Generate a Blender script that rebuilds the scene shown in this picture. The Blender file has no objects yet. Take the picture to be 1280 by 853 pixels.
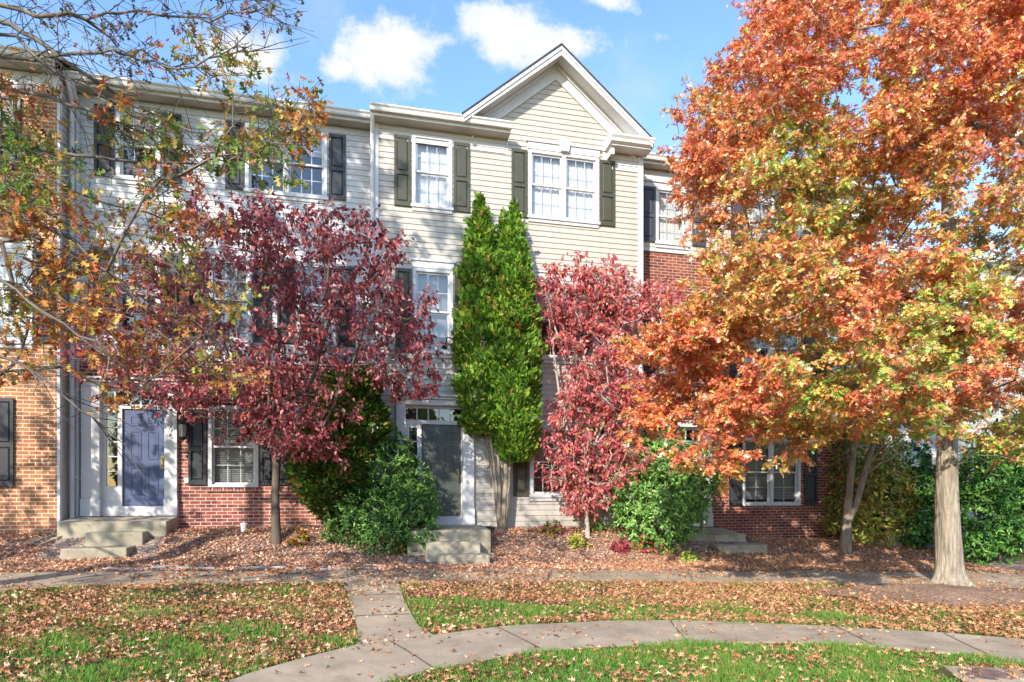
import bpy, math, random
import numpy as np
from mathutils import Vector

random.seed(7)
RNG = np.random.default_rng(11)
SC = bpy.context.scene
COL = SC.collection
R = math.radians

# ------------------------------------------------------------------ camera
YAW = R(13.4)
S, C = math.sin(YAW), math.cos(YAW)
FPX, HY, CZ = 800.0, 615.0, 1.7          # focal length and horizon of the 1280 px wide photograph, eye height
cam_d = bpy.data.cameras.new('camera')
cam = bpy.data.objects.new('camera', cam_d)
COL.objects.link(cam)
cam.location = (0, 0, CZ)
cam.rotation_euler = (R(90), 0, -YAW)
cam_d.sensor_fit = 'HORIZONTAL'
cam_d.sensor_width = 36
cam_d.lens = 36 * FPX / 1280
cam_d.shift_y = (HY - 426.5) / 1280
cam_d.clip_start = 0.05
cam_d.clip_end = 3000
SC.camera = cam

# ------------------------------------------------------------------ light
SUN_EL = R(29)
SH = Vector((0.584, 0.81, 0)).normalized()           # horizontal direction shadows run
SUN_DIR = Vector((-SH.x * math.cos(SUN_EL), -SH.y * math.cos(SUN_EL), math.sin(SUN_EL)))
sl = bpy.data.lights.new('sun', 'SUN')
sl.energy = 2.6
sl.angle = R(0.53)
sl.color = (1.0, 0.93, 0.83)
so = bpy.data.objects.new('sun', sl)
COL.objects.link(so)
so.rotation_euler = (-SUN_DIR).to_track_quat('-Z', 'Y').to_euler()
so.location = (-20, -20, 30)

SC.view_settings.view_transform = 'Standard'
SC.view_settings.look = 'None'
SC.view_settings.gamma = 1
SC.view_settings.use_curve_mapping = False
SC.view_settings.exposure = 1.45

W = bpy.data.worlds.new('World')
SC.world = W
W.use_nodes = True
wt = W.node_tree
wt.nodes.clear()


class NT:
    """small helper round a node tree"""
    def __init__(self, t): self.t = t
    def n(self, typ, inp=None, **kw):
        nd = self.t.nodes.new(typ)
        for k, v in kw.items(): setattr(nd, k, v)
        if inp:
            for k, v in inp.items():
                s = nd.inputs[k]
                if hasattr(v, 'is_linked'): self.t.links.new(v, s)
                else: s.default_value = v
        return nd
    def math(self, op, a, b=0.0, c=0.0, clamp=False):
        nd = self.n('ShaderNodeMath', {0: a, 1: b, 2: c}, operation=op, use_clamp=clamp)
        return nd.outputs[0]
    def link(self, a, b): self.t.links.new(a, b)


w = NT(wt)
sky = w.n('ShaderNodeTexSky', sky_type='NISHITA')
sky.sun_disc = False
sky.sun_elevation = SUN_EL
sky.sun_rotation = math.atan2(SUN_DIR.x, SUN_DIR.y)
sky.altitude = 100
sky.air_density = 1.25
sky.dust_density = 0.3
sky.ozone_density = 1.7
tc = w.n('ShaderNodeTexCoord')
sep = w.n('ShaderNodeSeparateXYZ', {0: tc.outputs['Generated']})
ay = w.math('MAXIMUM', sep.outputs[1], 0.02)
ca = w.math('DIVIDE', sep.outputs[0], ay)
ce = w.math('DIVIDE', sep.outputs[2], ay)
cvec = w.n('ShaderNodeCombineXYZ', {0: ca, 1: ce, 2: 0.0}).outputs[0]
nz1 = w.n('ShaderNodeTexNoise', {'Vector': cvec, 'Scale': 10.0, 'Detail': 12.0, 'Roughness': 0.66}, noise_dimensions='2D')
nz2 = w.n('ShaderNodeTexNoise', {'Vector': cvec, 'Scale': 3.0, 'Detail': 6.0, 'Roughness': 0.6}, noise_dimensions='2D')


def ray(px, py):
    u = (px - 640) / FPX
    return (S + C * u, C - S * u, (HY - py) / FPX)


def clouddir(px, py):
    d = ray(px, py)
    return d[0] / d[1], d[2] / d[1]


# cumulus: (azimuth ratio, elevation ratio, half width, half height, weight)
CL = []
for px, py, rx, ry, wgt in [(480, 68, 84, 44, 1.0), (515, 58, 50, 34, .9), (425, 82, 44, 26, .8), (555, 52, 28, 18, .55),
                            (648, 46, 74, 46, 1.05), (625, 60, 46, 34, .9), (720, 52, 56, 26, .75), (305, 74, 66, 40, 1.05),
                            (768, 3, 44, 14, .9), (884, 130, 26, 30, .8), (150, 120, 70, 40, .8), (345, 20, 30, 12, .3),
                            (-120, 160, 160, 60, .9), (1500, 200, 200, 60, .8), (600, -260, 220, 50, .8), (820, 45, 14, 9, .4)]:
    a, e = clouddir(px, py)
    d = ray(px, py)
    CL.append((a, e, rx / FPX / d[1] ** 1.5, ry / FPX / d[1], wgt))
tot = None
low = None
for a, e, rx, ry, wgt in CL:
    dx = w.math('DIVIDE', w.math('SUBTRACT', ca, a), rx)
    dy = w.math('DIVIDE', w.math('SUBTRACT', ce, e), ry)
    r2 = w.math('ADD', w.math('MULTIPLY', dx, dx), w.math('MULTIPLY', dy, dy))
    g = w.math('MULTIPLY', w.math('EXPONENT', w.math('MULTIPLY', r2, -0.9)), wgt)
    tot = g if tot is None else w.math('MAXIMUM', tot, g)
mix = w.math('ADD', tot, w.math('MULTIPLY', w.math('SUBTRACT', nz1.outputs[0], 0.5), 1.75))
mr = w.n('ShaderNodeMapRange', {'Value': mix, 'From Min': 0.30, 'From Max': 0.82, 'To Min': 0.0, 'To Max': 1.0}, interpolation_type='SMOOTHSTEP')
wisp = w.n('ShaderNodeMapRange', {'Value': nz2.outputs[0], 'From Min': 0.5, 'From Max': 0.8, 'To Min': 0.0, 'To Max': 0.35}, interpolation_type='SMOOTHSTEP')
cmask = w.math('MAXIMUM', mr.outputs[0], wisp.outputs[0])
cmask = w.math('MULTIPLY', cmask, w.math('GREATER_THAN', sep.outputs[1], 0.03))
dens = w.n('ShaderNodeMapRange', {'Value': w.math('ADD', mix, w.math('MULTIPLY', w.math('SUBTRACT', nz2.outputs[0], .5), .8)), 'From Min': 0.55, 'From Max': 1.15})
ccol = w.n('ShaderNodeMix', {'Factor': dens.outputs[0], 6: (0.66, 0.71, 0.80, 1), 7: (0.80, 0.79, 0.775, 1)}, data_type='RGBA')
hsv = w.n('ShaderNodeHueSaturation', {'Saturation': 1.18, 'Value': 0.95, 'Hue': .508, 'Color': sky.outputs[0]})
bg1 = w.n('ShaderNodeBackground', {'Color': hsv.outputs[0], 'Strength': 0.15})
bg2 = w.n('ShaderNodeBackground', {'Color': ccol.outputs[2], 'Strength': 0.50})
mxs = w.n('ShaderNodeMixShader', {0: cmask, 1: bg1.outputs[0], 2: bg2.outputs[0]})
wo = w.n('ShaderNodeOutputWorld', {0: mxs.outputs[0]})


# ------------------------------------------------------------------ helpers
def lin(h, k=1.0):
    h = h.lstrip('#')
    o = []
    for i in (0, 2, 4):
        c = int(h[i:i + 2], 16) / 255
        o.append((c / 12.92 if c <= .04045 else ((c + .055) / 1.055) ** 2.4) * k)
    return tuple(o)


def c4(c): return (c[0], c[1], c[2], 1.0)


def material(name):
    m = bpy.data.materials.new(name)
    m.use_nodes = True
    t = NT(m.node_tree)
    b = m.node_tree.nodes['Principled BSDF']
    return m, t, b


def mat_plain(name, col, rough=.5, var=.12, scale=3.0, bump=0.0, bscale=60.0, spec=.4, stretch=(1, 1, 1), dirt=None):
    m, t, b = material(name)
    geo = t.n('ShaderNodeNewGeometry')
    mp = t.n('ShaderNodeMapping', {'Vector': geo.outputs['Position'], 'Scale': stretch})
    nz = t.n('ShaderNodeTexNoise', {'Vector': mp.outputs[0], 'Scale': scale, 'Detail': 6.0, 'Roughness': .6})
    f = t.n('ShaderNodeMapRange', {'Value': nz.outputs[0], 'From Min': .3, 'From Max': .7, 'To Min': 1 - var, 'To Max': 1 + var})
    mx = t.n('ShaderNodeMix', {'Factor': 1.0, 6: c4(col), 7: f.outputs[0]}, data_type='RGBA', blend_type='MULTIPLY')
    out = mx.outputs[2]
    if dirt:
        nd = t.n('ShaderNodeTexNoise', {'Vector': geo.outputs['Position'], 'Scale': scale * 2.3, 'Detail': 8.0, 'Roughness': .7})
        fd = t.n('ShaderNodeMapRange', {'Value': nd.outputs[0], 'From Min': .5, 'From Max': .72, 'To Min': 0.0, 'To Max': .75})
        m2 = t.n('ShaderNodeMix', {'Factor': fd.outputs[0], 6: out, 7: c4(dirt)}, data_type='RGBA')
        out = m2.outputs[2]
    t.link(out, b.inputs['Base Color'])
    b.inputs['Roughness'].default_value = rough
    b.inputs['Specular IOR Level'].default_value = spec
    if bump:
        n2 = t.n('ShaderNodeTexNoise', {'Vector': mp.outputs[0], 'Scale': bscale, 'Detail': 5.0, 'Roughness': .65})
        bp = t.n('ShaderNodeBump', {'Height': n2.outputs[0], 'Strength': bump, 'Distance': .01})
        t.link(bp.outputs[0], b.inputs['Normal'])
    return m


def mat_brick(name, c1, c2, mortar, dark):
    m, t, b = material(name)
    geo = t.n('ShaderNodeNewGeometry')
    sp = t.n('ShaderNodeSeparateXYZ', {0: geo.outputs['Position']})
    xy = t.math('ADD', sp.outputs[0], sp.outputs[1])
    v = t.n('ShaderNodeCombineXYZ', {0: xy, 1: sp.outputs[2], 2: 0.0})
    br = t.n('ShaderNodeTexBrick', {'Vector': v.outputs[0], 'Color1': c4(c1), 'Color2': c4(c2), 'Mortar': c4(mortar), 'Scale': 1.0,
                                   'Mortar Size': .010, 'Mortar Smooth': .25, 'Bias': 0.0, 'Brick Width': .213, 'Row Height': .0755})
    br.offset = .5
    # a second, coarser lookup gives some bricks a burnt face
    cell = t.n('ShaderNodeTexWhiteNoise', {'Vector': t.n('ShaderNodeCombineXYZ', {
        0: t.math('FLOOR', t.math('DIVIDE', t.math('ADD', xy, t.math('MULTIPLY', t.math('MODULO', t.math('FLOOR', t.math('DIVIDE', sp.outputs[2], .0755)), 2.0), .1065)), .213)),
        1: t.math('FLOOR', t.math('DIVIDE', sp.outputs[2], .0755)), 2: 0.0}).outputs[0]}, noise_dimensions='2D')
    fm = t.n('ShaderNodeMapRange', {'Value': cell.outputs[0], 'From Min': .55, 'From Max': 1.0, 'To Min': 0.0, 'To Max': .8})
    inv = t.math('SUBTRACT', 1.0, br.outputs['Fac'])
    mx = t.n('ShaderNodeMix', {'Factor': t.math('MULTIPLY', fm.outputs[0], inv), 6: br.outputs[0], 7: c4(dark)}, data_type='RGBA')
    nz = t.n('ShaderNodeTexNoise', {'Vector': geo.outputs['Position'], 'Scale': 1.4, 'Detail': 7.0, 'Roughness': .7})
    f = t.n('ShaderNodeMapRange', {'Value': nz.outputs[0], 'From Min': .3, 'From Max': .7, 'To Min': .78, 'To Max': 1.2})
    m2 = t.n('ShaderNodeMix', {'Factor': 1.0, 6: mx.outputs[2], 7: f.outputs[0]}, data_type='RGBA', blend_type='MULTIPLY')
    t.link(m2.outputs[2], b.inputs['Base Color'])
    b.inputs['Roughness'].default_value = .88
    b.inputs['Specular IOR Level'].default_value = .15
    n2 = t.n('ShaderNodeTexNoise', {'Vector': geo.outputs['Position'], 'Scale': 90.0, 'Detail': 4.0})
    hh = t.math('ADD', t.math('MULTIPLY', inv, 1.0), t.math('MULTIPLY', n2.outputs[0], .35))
    bp = t.n('ShaderNodeBump', {'Height': hh, 'Strength': .8, 'Distance': .008})
    t.link(bp.outputs[0], b.inputs['Normal'])
    return m


def mat_leaf(name, trans=.4, rough=.5, spec=.35):
    m = bpy.data.materials.new(name)
    m.use_nodes = True
    t = NT(m.node_tree)
    b = m.node_tree.nodes['Principled BSDF']
    at = t.n('ShaderNodeAttribute', attribute_name='leaf_colour')
    t.link(at.outputs['Color'], b.inputs['Base Color'])
    b.inputs['Roughness'].default_value = rough
    b.inputs['Specular IOR Level'].default_value = spec
    tr = t.n('ShaderNodeBsdfTranslucent', {'Color': at.outputs['Color']})
    mx = t.n('ShaderNodeMixShader', {0: trans, 1: b.outputs[0], 2: tr.outputs[0]})
    t.link(mx.outputs[0], m.node_tree.nodes['Material Output'].inputs[0])
    return m


def mat_glass(name):
    m = bpy.data.materials.new(name)
    m.use_nodes = True
    t = NT(m.node_tree)
    t.t.nodes.remove(t.t.nodes['Principled BSDF'])
    geo = t.n('ShaderNodeNewGeometry')
    nz = t.n('ShaderNodeTexNoise', {'Vector': geo.outputs['Position'], 'Scale': 1.6, 'Detail': 2.0})
    bp = t.n('ShaderNodeBump', {'Height': nz.outputs[0], 'Strength': .12, 'Distance': .05})
    gl = t.n('ShaderNodeBsdfGlossy', {'Roughness': .02, 'Color': (1, 1, 1, 1), 'Normal': bp.outputs[0]})
    tr = t.n('ShaderNodeBsdfTransparent', {'Color': (.93, .95, .95, 1)})
    lw = t.n('ShaderNodeLayerWeight', {'Blend': .5})
    fac = t.math('MULTIPLY_ADD', t.math('POWER', lw.outputs['Facing'], 4.0), .85, .11, clamp=True)
    mx = t.n('ShaderNodeMixShader', {0: fac, 1: tr.outputs[0], 2: gl.outputs[0]})
    t.link(mx.outputs[0], t.t.nodes['Material Output'].inputs[0])
    return m


M = {}
M['white'] = mat_plain('white paint', (.62, .61, .60), .5, .07, 2.0)
M['white_siding'] = mat_plain('white vinyl siding', (.56, .555, .56), .5, .10, 3.0, stretch=(1, 1, .12))
M['beige_siding'] = mat_plain('beige vinyl siding', (.465, .43, .37), .5, .09, 3.0, stretch=(1, 1, .12))
M['ivory_siding'] = mat_plain('ivory vinyl siding', (.52, .505, .475), .5, .06, 1.6)
M['frieze'] = mat_plain('white frieze', (.58, .565, .55), .5, .06, 2.0)
M['gutter'] = mat_plain('gutter aluminium', (.68, .655, .62), .4, .08, 4.0)
M['soffit'] = mat_plain('soffit vinyl', (.50, .45, .39), .6, .06, 4.0)
M['brick_red'] = mat_brick('red brick', lin('ac6250'), lin('945044'), lin('c4b3a6'), lin('5e3834'))
M['brick_orange'] = mat_brick('orange brick', lin('be8058'), lin('ac6e4c'), lin('d8c4a6'), lin('845842'))
M['brick_dark'] = mat_brick('dark red brick', lin('9c5644'), lin('824438'), lin('b09a8c'), lin('56302a'))
M['shutter_black'] = mat_plain('black shutter', (.035, .036, .04), .42, .15, 5.0)
M['shutter_olive'] = mat_plain('olive shutter', (.062, .062, .04), .5, .12, 5.0)
M['shutter_slate'] = mat_plain('slate shutter', (.06, .065, .08), .5, .12, 5.0)
M['door_blue'] = mat_plain('blue door paint', (.09, .112, .195), .35, .06, 3.0)
M['door_green'] = mat_plain('dark green door paint', (.075, .085, .07), .35, .08, 3.0)
M['shingle'] = mat_plain('roof shingle', (.05, .05, .055), .9, .3, 14.0, .5, 40)
M['concrete'] = mat_plain('stoop concrete', (.38, .335, .25), .9, .2, 2.2, .35, 70, .15, dirt=(.20, .17, .10))
M['path'] = mat_plain('path concrete', (.385, .305, .215), .92, .24, 1.6, .35, 90, .12, dirt=(.24, .175, .12))
M['joint'] = mat_plain('joint', (.10, .085, .07), .95, .2, 8)
M['bark'] = mat_plain('oak bark', (.33, .28, .215), .95, .55, 22.0, 1.6, 34, .1, stretch=(1, 1, .12), dirt=(.17, .14, .10))
M['bark_dark'] = mat_plain('dark bark', (.135, .11, .085), .95, .35, 8.0, 1.0, 30, .1, stretch=(1, 1, .2))
M['bark_pale'] = mat_plain('pale bark', (.30, .235, .175), .9, .4, 14.0, 1.2, 30, .1, stretch=(1, 1, .18), dirt=(.15, .115, .085))
M['twig_grey'] = mat_plain('grey twig', (.42, .36, .32), .9, .25, 8.0)
M['twig_brown'] = mat_plain('brown twig', (.17, .135, .11), .9, .3, 8.0)
M['twig_tan'] = mat_plain('tan twig', (.17, .14, .115), .9, .35, 5.0)
M['leaf'] = mat_leaf('autumn leaf', .38, .5, .3)
M['leaf_gloss'] = mat_leaf('glossy leaf', .28, .5, .25)
M['leaf_oak'] = mat_leaf('oak leaf', .3, .42, .6)
M['leaf_sheen'] = mat_leaf('waxy autumn leaf', .38, .42, .5)
M['leaf_dead'] = mat_leaf('dead leaf', .15, .8, .15)
M['grass'] = mat_leaf('grass blade', .35, .6, .2)
M['glass'] = mat_glass('window glass')
M['blind'] = mat_plain('blind', (.55, .55, .54), .6, .04, 3)
M['curtain'] = mat_plain('curtain', (.60, .60, .59), .9, .08, 6, stretch=(6, 1, .3))
M['interior'] = mat_plain('interior', (.15, .15, .145), .9, .3, .8)
M['black_metal'] = mat_plain('black metal', (.03, .03, .03), .4, .2, 9)
M['brass'] = mat_plain('brass', (.45, .33, .14), .3, .2, 9)
M['brass'].node_tree.nodes['Principled BSDF'].inputs['Metallic'].default_value = .9
M['lamp_glass'] = mat_plain('lamp glass', (.55, .53, .48), .15, .15, 20)
M['plastic_white'] = mat_plain('white plastic', (.75, .74, .70), .4, .08, 9)
M['rubber'] = mat_plain('black plastic', (.025, .027, .032), .5, .2, 9)
M['iron'] = mat_plain('rusty iron', (.17, .11, .085), .8, .35, 12, .5, 60)
M['stone'] = mat_plain('edging stone', (.50, .47, .44), .9, .2, 6, .5, 50)


class MB:
    """collects faces and links them as ONE mesh object"""
    def __init__(self): self.v, self.f = [], []
    def quad(self, a, b, c, d):
        i = len(self.v); self.v += [a, b, c, d]; self.f.append((i, i + 1, i + 2, i + 3))
    def poly(self, pts):
        i = len(self.v); self.v += list(pts); self.f.append(tuple(range(i, i + len(pts))))
    def box(self, x0, x1, y0, y1, z0, z1):
        i = len(self.v)
        self.v += [(x0, y0, z0), (x1, y0, z0), (x1, y1, z0), (x0, y1, z0), (x0, y0, z1), (x1, y0, z1), (x1, y1, z1), (x0, y1, z1)]
        for q in ((0, 3, 2, 1), (4, 5, 6, 7), (0, 1, 5, 4), (1, 2, 6, 5), (2, 3, 7, 6), (3, 0, 4, 7)):
            self.f.append(tuple(i + k for k in q))
        return self
    def extr(self, pts, axis, a, b):
        """polygon in the plane across `axis`, extruded from a to b"""
        n = len(pts); i = len(self.v)
        def P(p, t): return (t, p[0], p[1]) if axis == 'x' else ((p[0], t, p[1]) if axis == 'y' else (p[0], p[1], t))
        self.v += [P(p, a) for p in pts] + [P(p, b) for p in pts]
        self.f.append(tuple(i + k for k in range(n)))
        self.f.append(tuple(i + n + k for k in reversed(range(n))))
        for k in range(n):
            k2 = (k + 1) % n
            self.f.append((i + k, i + n + k, i + n + k2, i + k2))
        return self
    def tube(self, pts, rad, n=6, cap=True):
        pts = [Vector(p) for p in pts]
        base = len(self.v)
        up = Vector((0, 0, 1))
        prev = None
        for k, p in enumerate(pts):
            d = (pts[min(k + 1, len(pts) - 1)] - pts[max(k - 1, 0)])
            if d.length < 1e-9: d = Vector((0, 0, 1))
            d.normalize()
            if prev is None:
                a = d.cross(up if abs(d.z) < .9 else Vector((1, 0, 0))).normalized()
            else:
                a = (prev - d * prev.dot(d))
                a = a.normalized() if a.length > 1e-6 else d.orthogonal().normalized()
            prev = a
            b = d.cross(a)
            r = rad[k] if hasattr(rad, '__len__') else rad
            for j in range(n):
                t = 2 * math.pi * j / n
                q = p + a * (r * math.cos(t)) + b * (r * math.sin(t))
                self.v.append((q.x, q.y, q.z))
        for k in range(len(pts) - 1):
            for j in range(n):
                j2 = (j + 1) % n
                self.f.append((base + k * n + j, base + k * n + j2, base + (k + 1) * n + j2, base + (k + 1) * n + j))
        if cap:
            self.f.append(tuple(base + j for j in reversed(range(n))))
            self.f.append(tuple(base + (len(pts) - 1) * n + j for j in range(n)))
        return self
    def build(self, name, mat, parent=None, smooth=False, bevel=0.0, recalc=True):
        me = bpy.data.meshes.new(name)
        off = Vector(parent['_o']) if parent is not None else Vector((0, 0, 0))
        vs = [(a[0] - off.x, a[1] - off.y, a[2] - off.z) for a in self.v]
        me.from_pydata(vs, [], self.f)
        me.update()
        import bmesh
        bm = bmesh.new(); bm.from_mesh(me)
        if recalc: bmesh.ops.recalc_face_normals(bm, faces=bm.faces)
        bm.to_mesh(me); bm.free()
        me.materials.append(mat)
        if smooth:
            for p in me.polygons: p.use_smooth = True
        o = bpy.data.objects.new(name, me)
        COL.objects.link(o)
        if bevel:
            md = o.modifiers.new('bevel', 'BEVEL'); md.width = bevel; md.segments = 2; md.limit_method = 'ANGLE'
        if parent is not None:
            o.parent = parent
            o['_o'] = list(off)
        else:
            o['_o'] = [0, 0, 0]
        return o


def tag(o, label=None, cat=None, group=None, kind=None):
    if label: o['label'] = label
    if cat: o['category'] = cat
    if group: o['group'] = group
    if kind: o['kind'] = kind
    return o


def thing(name, loc, label, cat, group=None):
    o = bpy.data.objects.new(name, None)
    COL.objects.link(o)
    o.location = loc
    o.empty_display_size = .2
    o['_o'] = list(loc)
    return tag(o, label, cat, group)


def onY(px, py, Y):
    d = ray(px, py); t = Y / d[1]
    return Vector((t * d[0], Y, CZ + t * d[2]))


def atD(px, py, D):
    """the point on the line of sight of a pixel at depth D along the view"""
    d = ray(px, py)
    return Vector((D * d[0], D * d[1], CZ + D * d[2]))


def project(P):
    P = np.asarray(P, float)
    x, y, z = P[..., 0], P[..., 1], P[..., 2] - CZ
    dep = x * S + y * C
    rt = x * C - y * S
    return np.stack([640 + FPX * rt / dep, HY - FPX * z / dep, dep], -1)


# ------------------------------------------------------------------ terrain
def sstep(t):
    t = np.clip(t, 0, 1)
    return t * t * (3 - 2 * t)


def H(x, y):
    x = np.asarray(x, float); y = np.asarray(y, float)
    xs = np.clip(x, -12, 16)
    p = .036 * (np.clip(y, 4.5, 12.6) - 5.5) - .026 * (xs - 2) * sstep((y - 3) / 4)
    wall = np.interp(xs, [-9, -6, -2.5, 3, 6.5, 10.5, 14, 17], [.86, .88, .92, .88, .78, .47, .25, .1])
    t = sstep((y - 12.5) / 1.7) ** 1.35
    und = .012 * np.sin(x * 1.9 + y * .7) + .01 * np.sin(y * 2.3 - x * 1.1)
    return p * (1 - t) + wall * t + und


def ground(px, py):
    """where the line of sight of a pixel meets the ground"""
    d = ray(px, py)
    lo = 2.0
    t = lo
    while t < 60:
        if CZ + t * d[2] < float(H(t * d[0], t * d[1])): break
        t += .05
    a, b = t - .05, t
    for _ in range(25):
        m_ = (a + b) / 2
        if CZ + m_ * d[2] < float(H(m_ * d[0], m_ * d[1])): b = m_
        else: a = m_
    return Vector((b * d[0], b * d[1], float(H(b * d[0], b * d[1]))))


def in_poly(px, py, poly):
    px = np.asarray(px); py = np.asarray(py)
    r = np.zeros(px.shape, bool)
    n = len(poly)
    j = n - 1
    for i in range(n):
        xi, yi = poly[i]; xj, yj = poly[j]
        c = ((yi > py) != (yj > py)) & (px < (xj - xi) * (py - yi) / (yj - yi + 1e-12) + xi)
        r ^= c
        j = i
    return r


def mat_ground():
    m, t, b = material('lawn soil')
    geo = t.n('ShaderNodeNewGeometry')
    nz = t.n('ShaderNodeTexNoise', {'Vector': geo.outputs['Position'], 'Scale': .9, 'Detail': 8.0, 'Roughness': .65})
    n2 = t.n('ShaderNodeTexNoise', {'Vector': geo.outputs['Position'], 'Scale': 14.0, 'Detail': 6.0, 'Roughness': .7})
    v = t.math('ADD', t.math('MULTIPLY', nz.outputs[0], .6), t.math('MULTIPLY', n2.outputs[0], .4))
    cr = t.n('ShaderNodeValToRGB', {0: v})
    cr.color_ramp.elements[0].position = .36; cr.color_ramp.elements[0].color = (.10, .065, .035, 1)
    cr.color_ramp.elements[1].position = .62; cr.color_ramp.elements[1].color = (.07, .12, .025, 1)
    t.link(cr.outputs[0], b.inputs['Base Color'])
    b.inputs['Roughness'].default_value = .95
    b.inputs['Specular IOR Level'].default_value = .1
    bp = t.n('ShaderNodeBump', {'Height': n2.outputs[0], 'Strength': .8, 'Distance': .03})
    t.link(bp.outputs[0], b.inputs['Normal'])
    return m


def mat_mulch(name, a, bcol, ccol):
    m, t, b = material(name)
    geo = t.n('ShaderNodeNewGeometry')
    vo = t.n('ShaderNodeTexVoronoi', {'Vector': geo.outputs['Position'], 'Scale': 26.0, 'Randomness': 1.0})
    sp = t.n('ShaderNodeSeparateColor', {0: vo.outputs['Color']})
    cr = t.n('ShaderNodeValToRGB', {0: sp.outputs[0]})
    cr.color_ramp.elements[0].position = .1; cr.color_ramp.elements[0].color = c4(a)
    cr.color_ramp.elements[1].position = .9; cr.color_ramp.elements[1].color = c4(ccol)
    e = cr.color_ramp.elements.new(.5); e.color = c4(bcol)
    nz = t.n('ShaderNodeTexNoise', {'Vector': geo.outputs['Position'], 'Scale': 1.2, 'Detail': 6.0})
    f = t.n('ShaderNodeMapRange', {'Value': nz.outputs[0], 'From Min': .3, 'From Max': .7, 'To Min': .7, 'To Max': 1.25})
    mx = t.n('ShaderNodeMix', {'Factor': 1.0, 6: cr.outputs[0], 7: f.outputs[0]}, data_type='RGBA', blend_type='MULTIPLY')
    t.link(mx.outputs[2], b.inputs['Base Color'])
    b.inputs['Roughness'].default_value = .95
    b.inputs['Specular IOR Level'].default_value = .1
    bp = t.n('ShaderNodeBump', {'Height': vo.outputs['Distance'], 'Strength': 1.0, 'Distance': .03})
    t.link(bp.outputs[0], b.inputs['Normal'])
    return m


M['ground'] = mat_ground()
M['mulch'] = mat_mulch('mulch', (.14, .095, .075), (.27, .19, .155), (.44, .33, .27))
M['dirt'] = mat_mulch('bare dirt', (.26, .165, .11), (.33, .215, .15), (.40, .27, .195))


def sheet(name, xs, ys, lift, mat, mask=None):
    X, Y = np.meshgrid(xs, ys)
    Z = H(X, Y) + lift
    nx, ny = len(xs), len(ys)
    mb = MB()
    mb.v = [tuple(p) for p in np.stack([X.ravel(), Y.ravel(), Z.ravel()], -1)]
    for j in range(ny - 1):
        for i in range(nx - 1):
            mb.f.append((j * nx + i, j * nx + i + 1, (j + 1) * nx + i + 1, (j + 1) * nx + i))
    return mb.build(name, mat, smooth=True)


xs = np.concatenate([[-600, -200, -80, -40, -25], np.arange(-16, 22.01, .25), [28, 45, 90, 220, 600]])
ys = np.concatenate([[-600, -150, -50, -20, -8], np.arange(-2, 18.01, .2), [22, 30, 60, 150, 400, 1200]])
tag(sheet('ground', xs, ys, 0, M['ground']), kind='structure')


def strip_sheet(name, far, near, lift, mat, nacross=8, step=.25):
    """a surface between two outlines (world xy, left to right), draped on the ground"""
    def resamp(pl, n):
        pl = np.array([(p.x, p.y) for p in pl])
        L = np.concatenate([[0], np.cumsum(np.hypot(*np.diff(pl, axis=0).T))])
        t = np.linspace(0, L[-1], n)
        return np.stack([np.interp(t, L, pl[:, 0]), np.interp(t, L, pl[:, 1])], -1)
    n = 90
    A, B = resamp(far, n), resamp(near, n)
    mb = MB()
    for k in range(nacross + 1):
        f = k / nacross
        Q = A * (1 - f) + B * f
        Z = H(Q[:, 0], Q[:, 1]) + lift
        mb.v += [(Q[i, 0], Q[i, 1], Z[i]) for i in range(n)]
    for k in range(nacross):
        for i in range(n - 1):
            mb.f.append((k * n + i, k * n + i + 1, (k + 1) * n + i + 1, (k + 1) * n + i))
    # the slab's edges
    for row in (0, nacross):
        for i in range(n - 1):
            a, b = mb.v[row * n + i], mb.v[row * n + i + 1]
            mb.quad(a, b, (b[0], b[1], b[2] - .08), (a[0], a[1], a[2] - .08))
    return tag(mb.build(name, mat), kind='structure')


G = ground
P2_far = [(-260, 724), (-100, 719), (0, 717), (80, 716), (200, 715), (320, 715), (430, 714), (545, 713), (620, 712), (760, 714), (900, 715), (1000, 714), (1100, 716), (1200, 716), (1290, 717), (1400, 722)]
P2_near = [(-260, 752), (-100, 745), (0, 739), (60, 734), (130, 732), (240, 731), (320, 729), (430, 728), (500, 728), (620, 728), (760, 727), (900, 729), (1000, 729), (1100, 731), (1200, 733), (1290, 736), (1400, 742)]
P1_far = [(120, 905), (290, 853), (310, 845), (380, 825), (450, 807), (545, 796), (640, 784), (760, 778), (855, 777.5), (1018, 784), (1152, 791), (1280, 801), (1420, 822)]
P1_near = [(330, 930), (485, 853), (542, 838), (643, 819), (740, 810), (855, 804), (1038, 805), (1119, 812), (1219, 821), (1280, 831), (1420, 858)]
strip_sheet('path', [G(*p) for p in P2_far], [G(*p) for p in P2_near], .014, M['path'])
strip_sheet('path', [G(*p) for p in P1_far], [G(*p) for p in P1_near], .022, M['path'])
CON_L = [(428, 727), (440, 760), (448, 792), (446, 812)]
CON_R = [(498, 727), (505, 752), (523, 784), (548, 800)]
strip_sheet('path', [G(*p) for p in CON_L], [G(*p) for p in CON_R], .018, M['path'], 4)


def joint(a, b):
    a, b = G(*a), G(*b)
    d = (b - a); d.z = 0
    n = Vector((-d.y, d.x, 0)).normalized() * .009
    mb = MB(); k = 10
    for i in range(k):
        p, q = a + d * (i / k), a + d * ((i + 1) / k)
        mb.quad(*[(v.x, v.y, float(H(v.x, v.y)) + .027) for v in (p - n, p + n, q + n, q - n)])
    tag(mb.build('path_joint', M['joint']), kind='structure')


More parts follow.
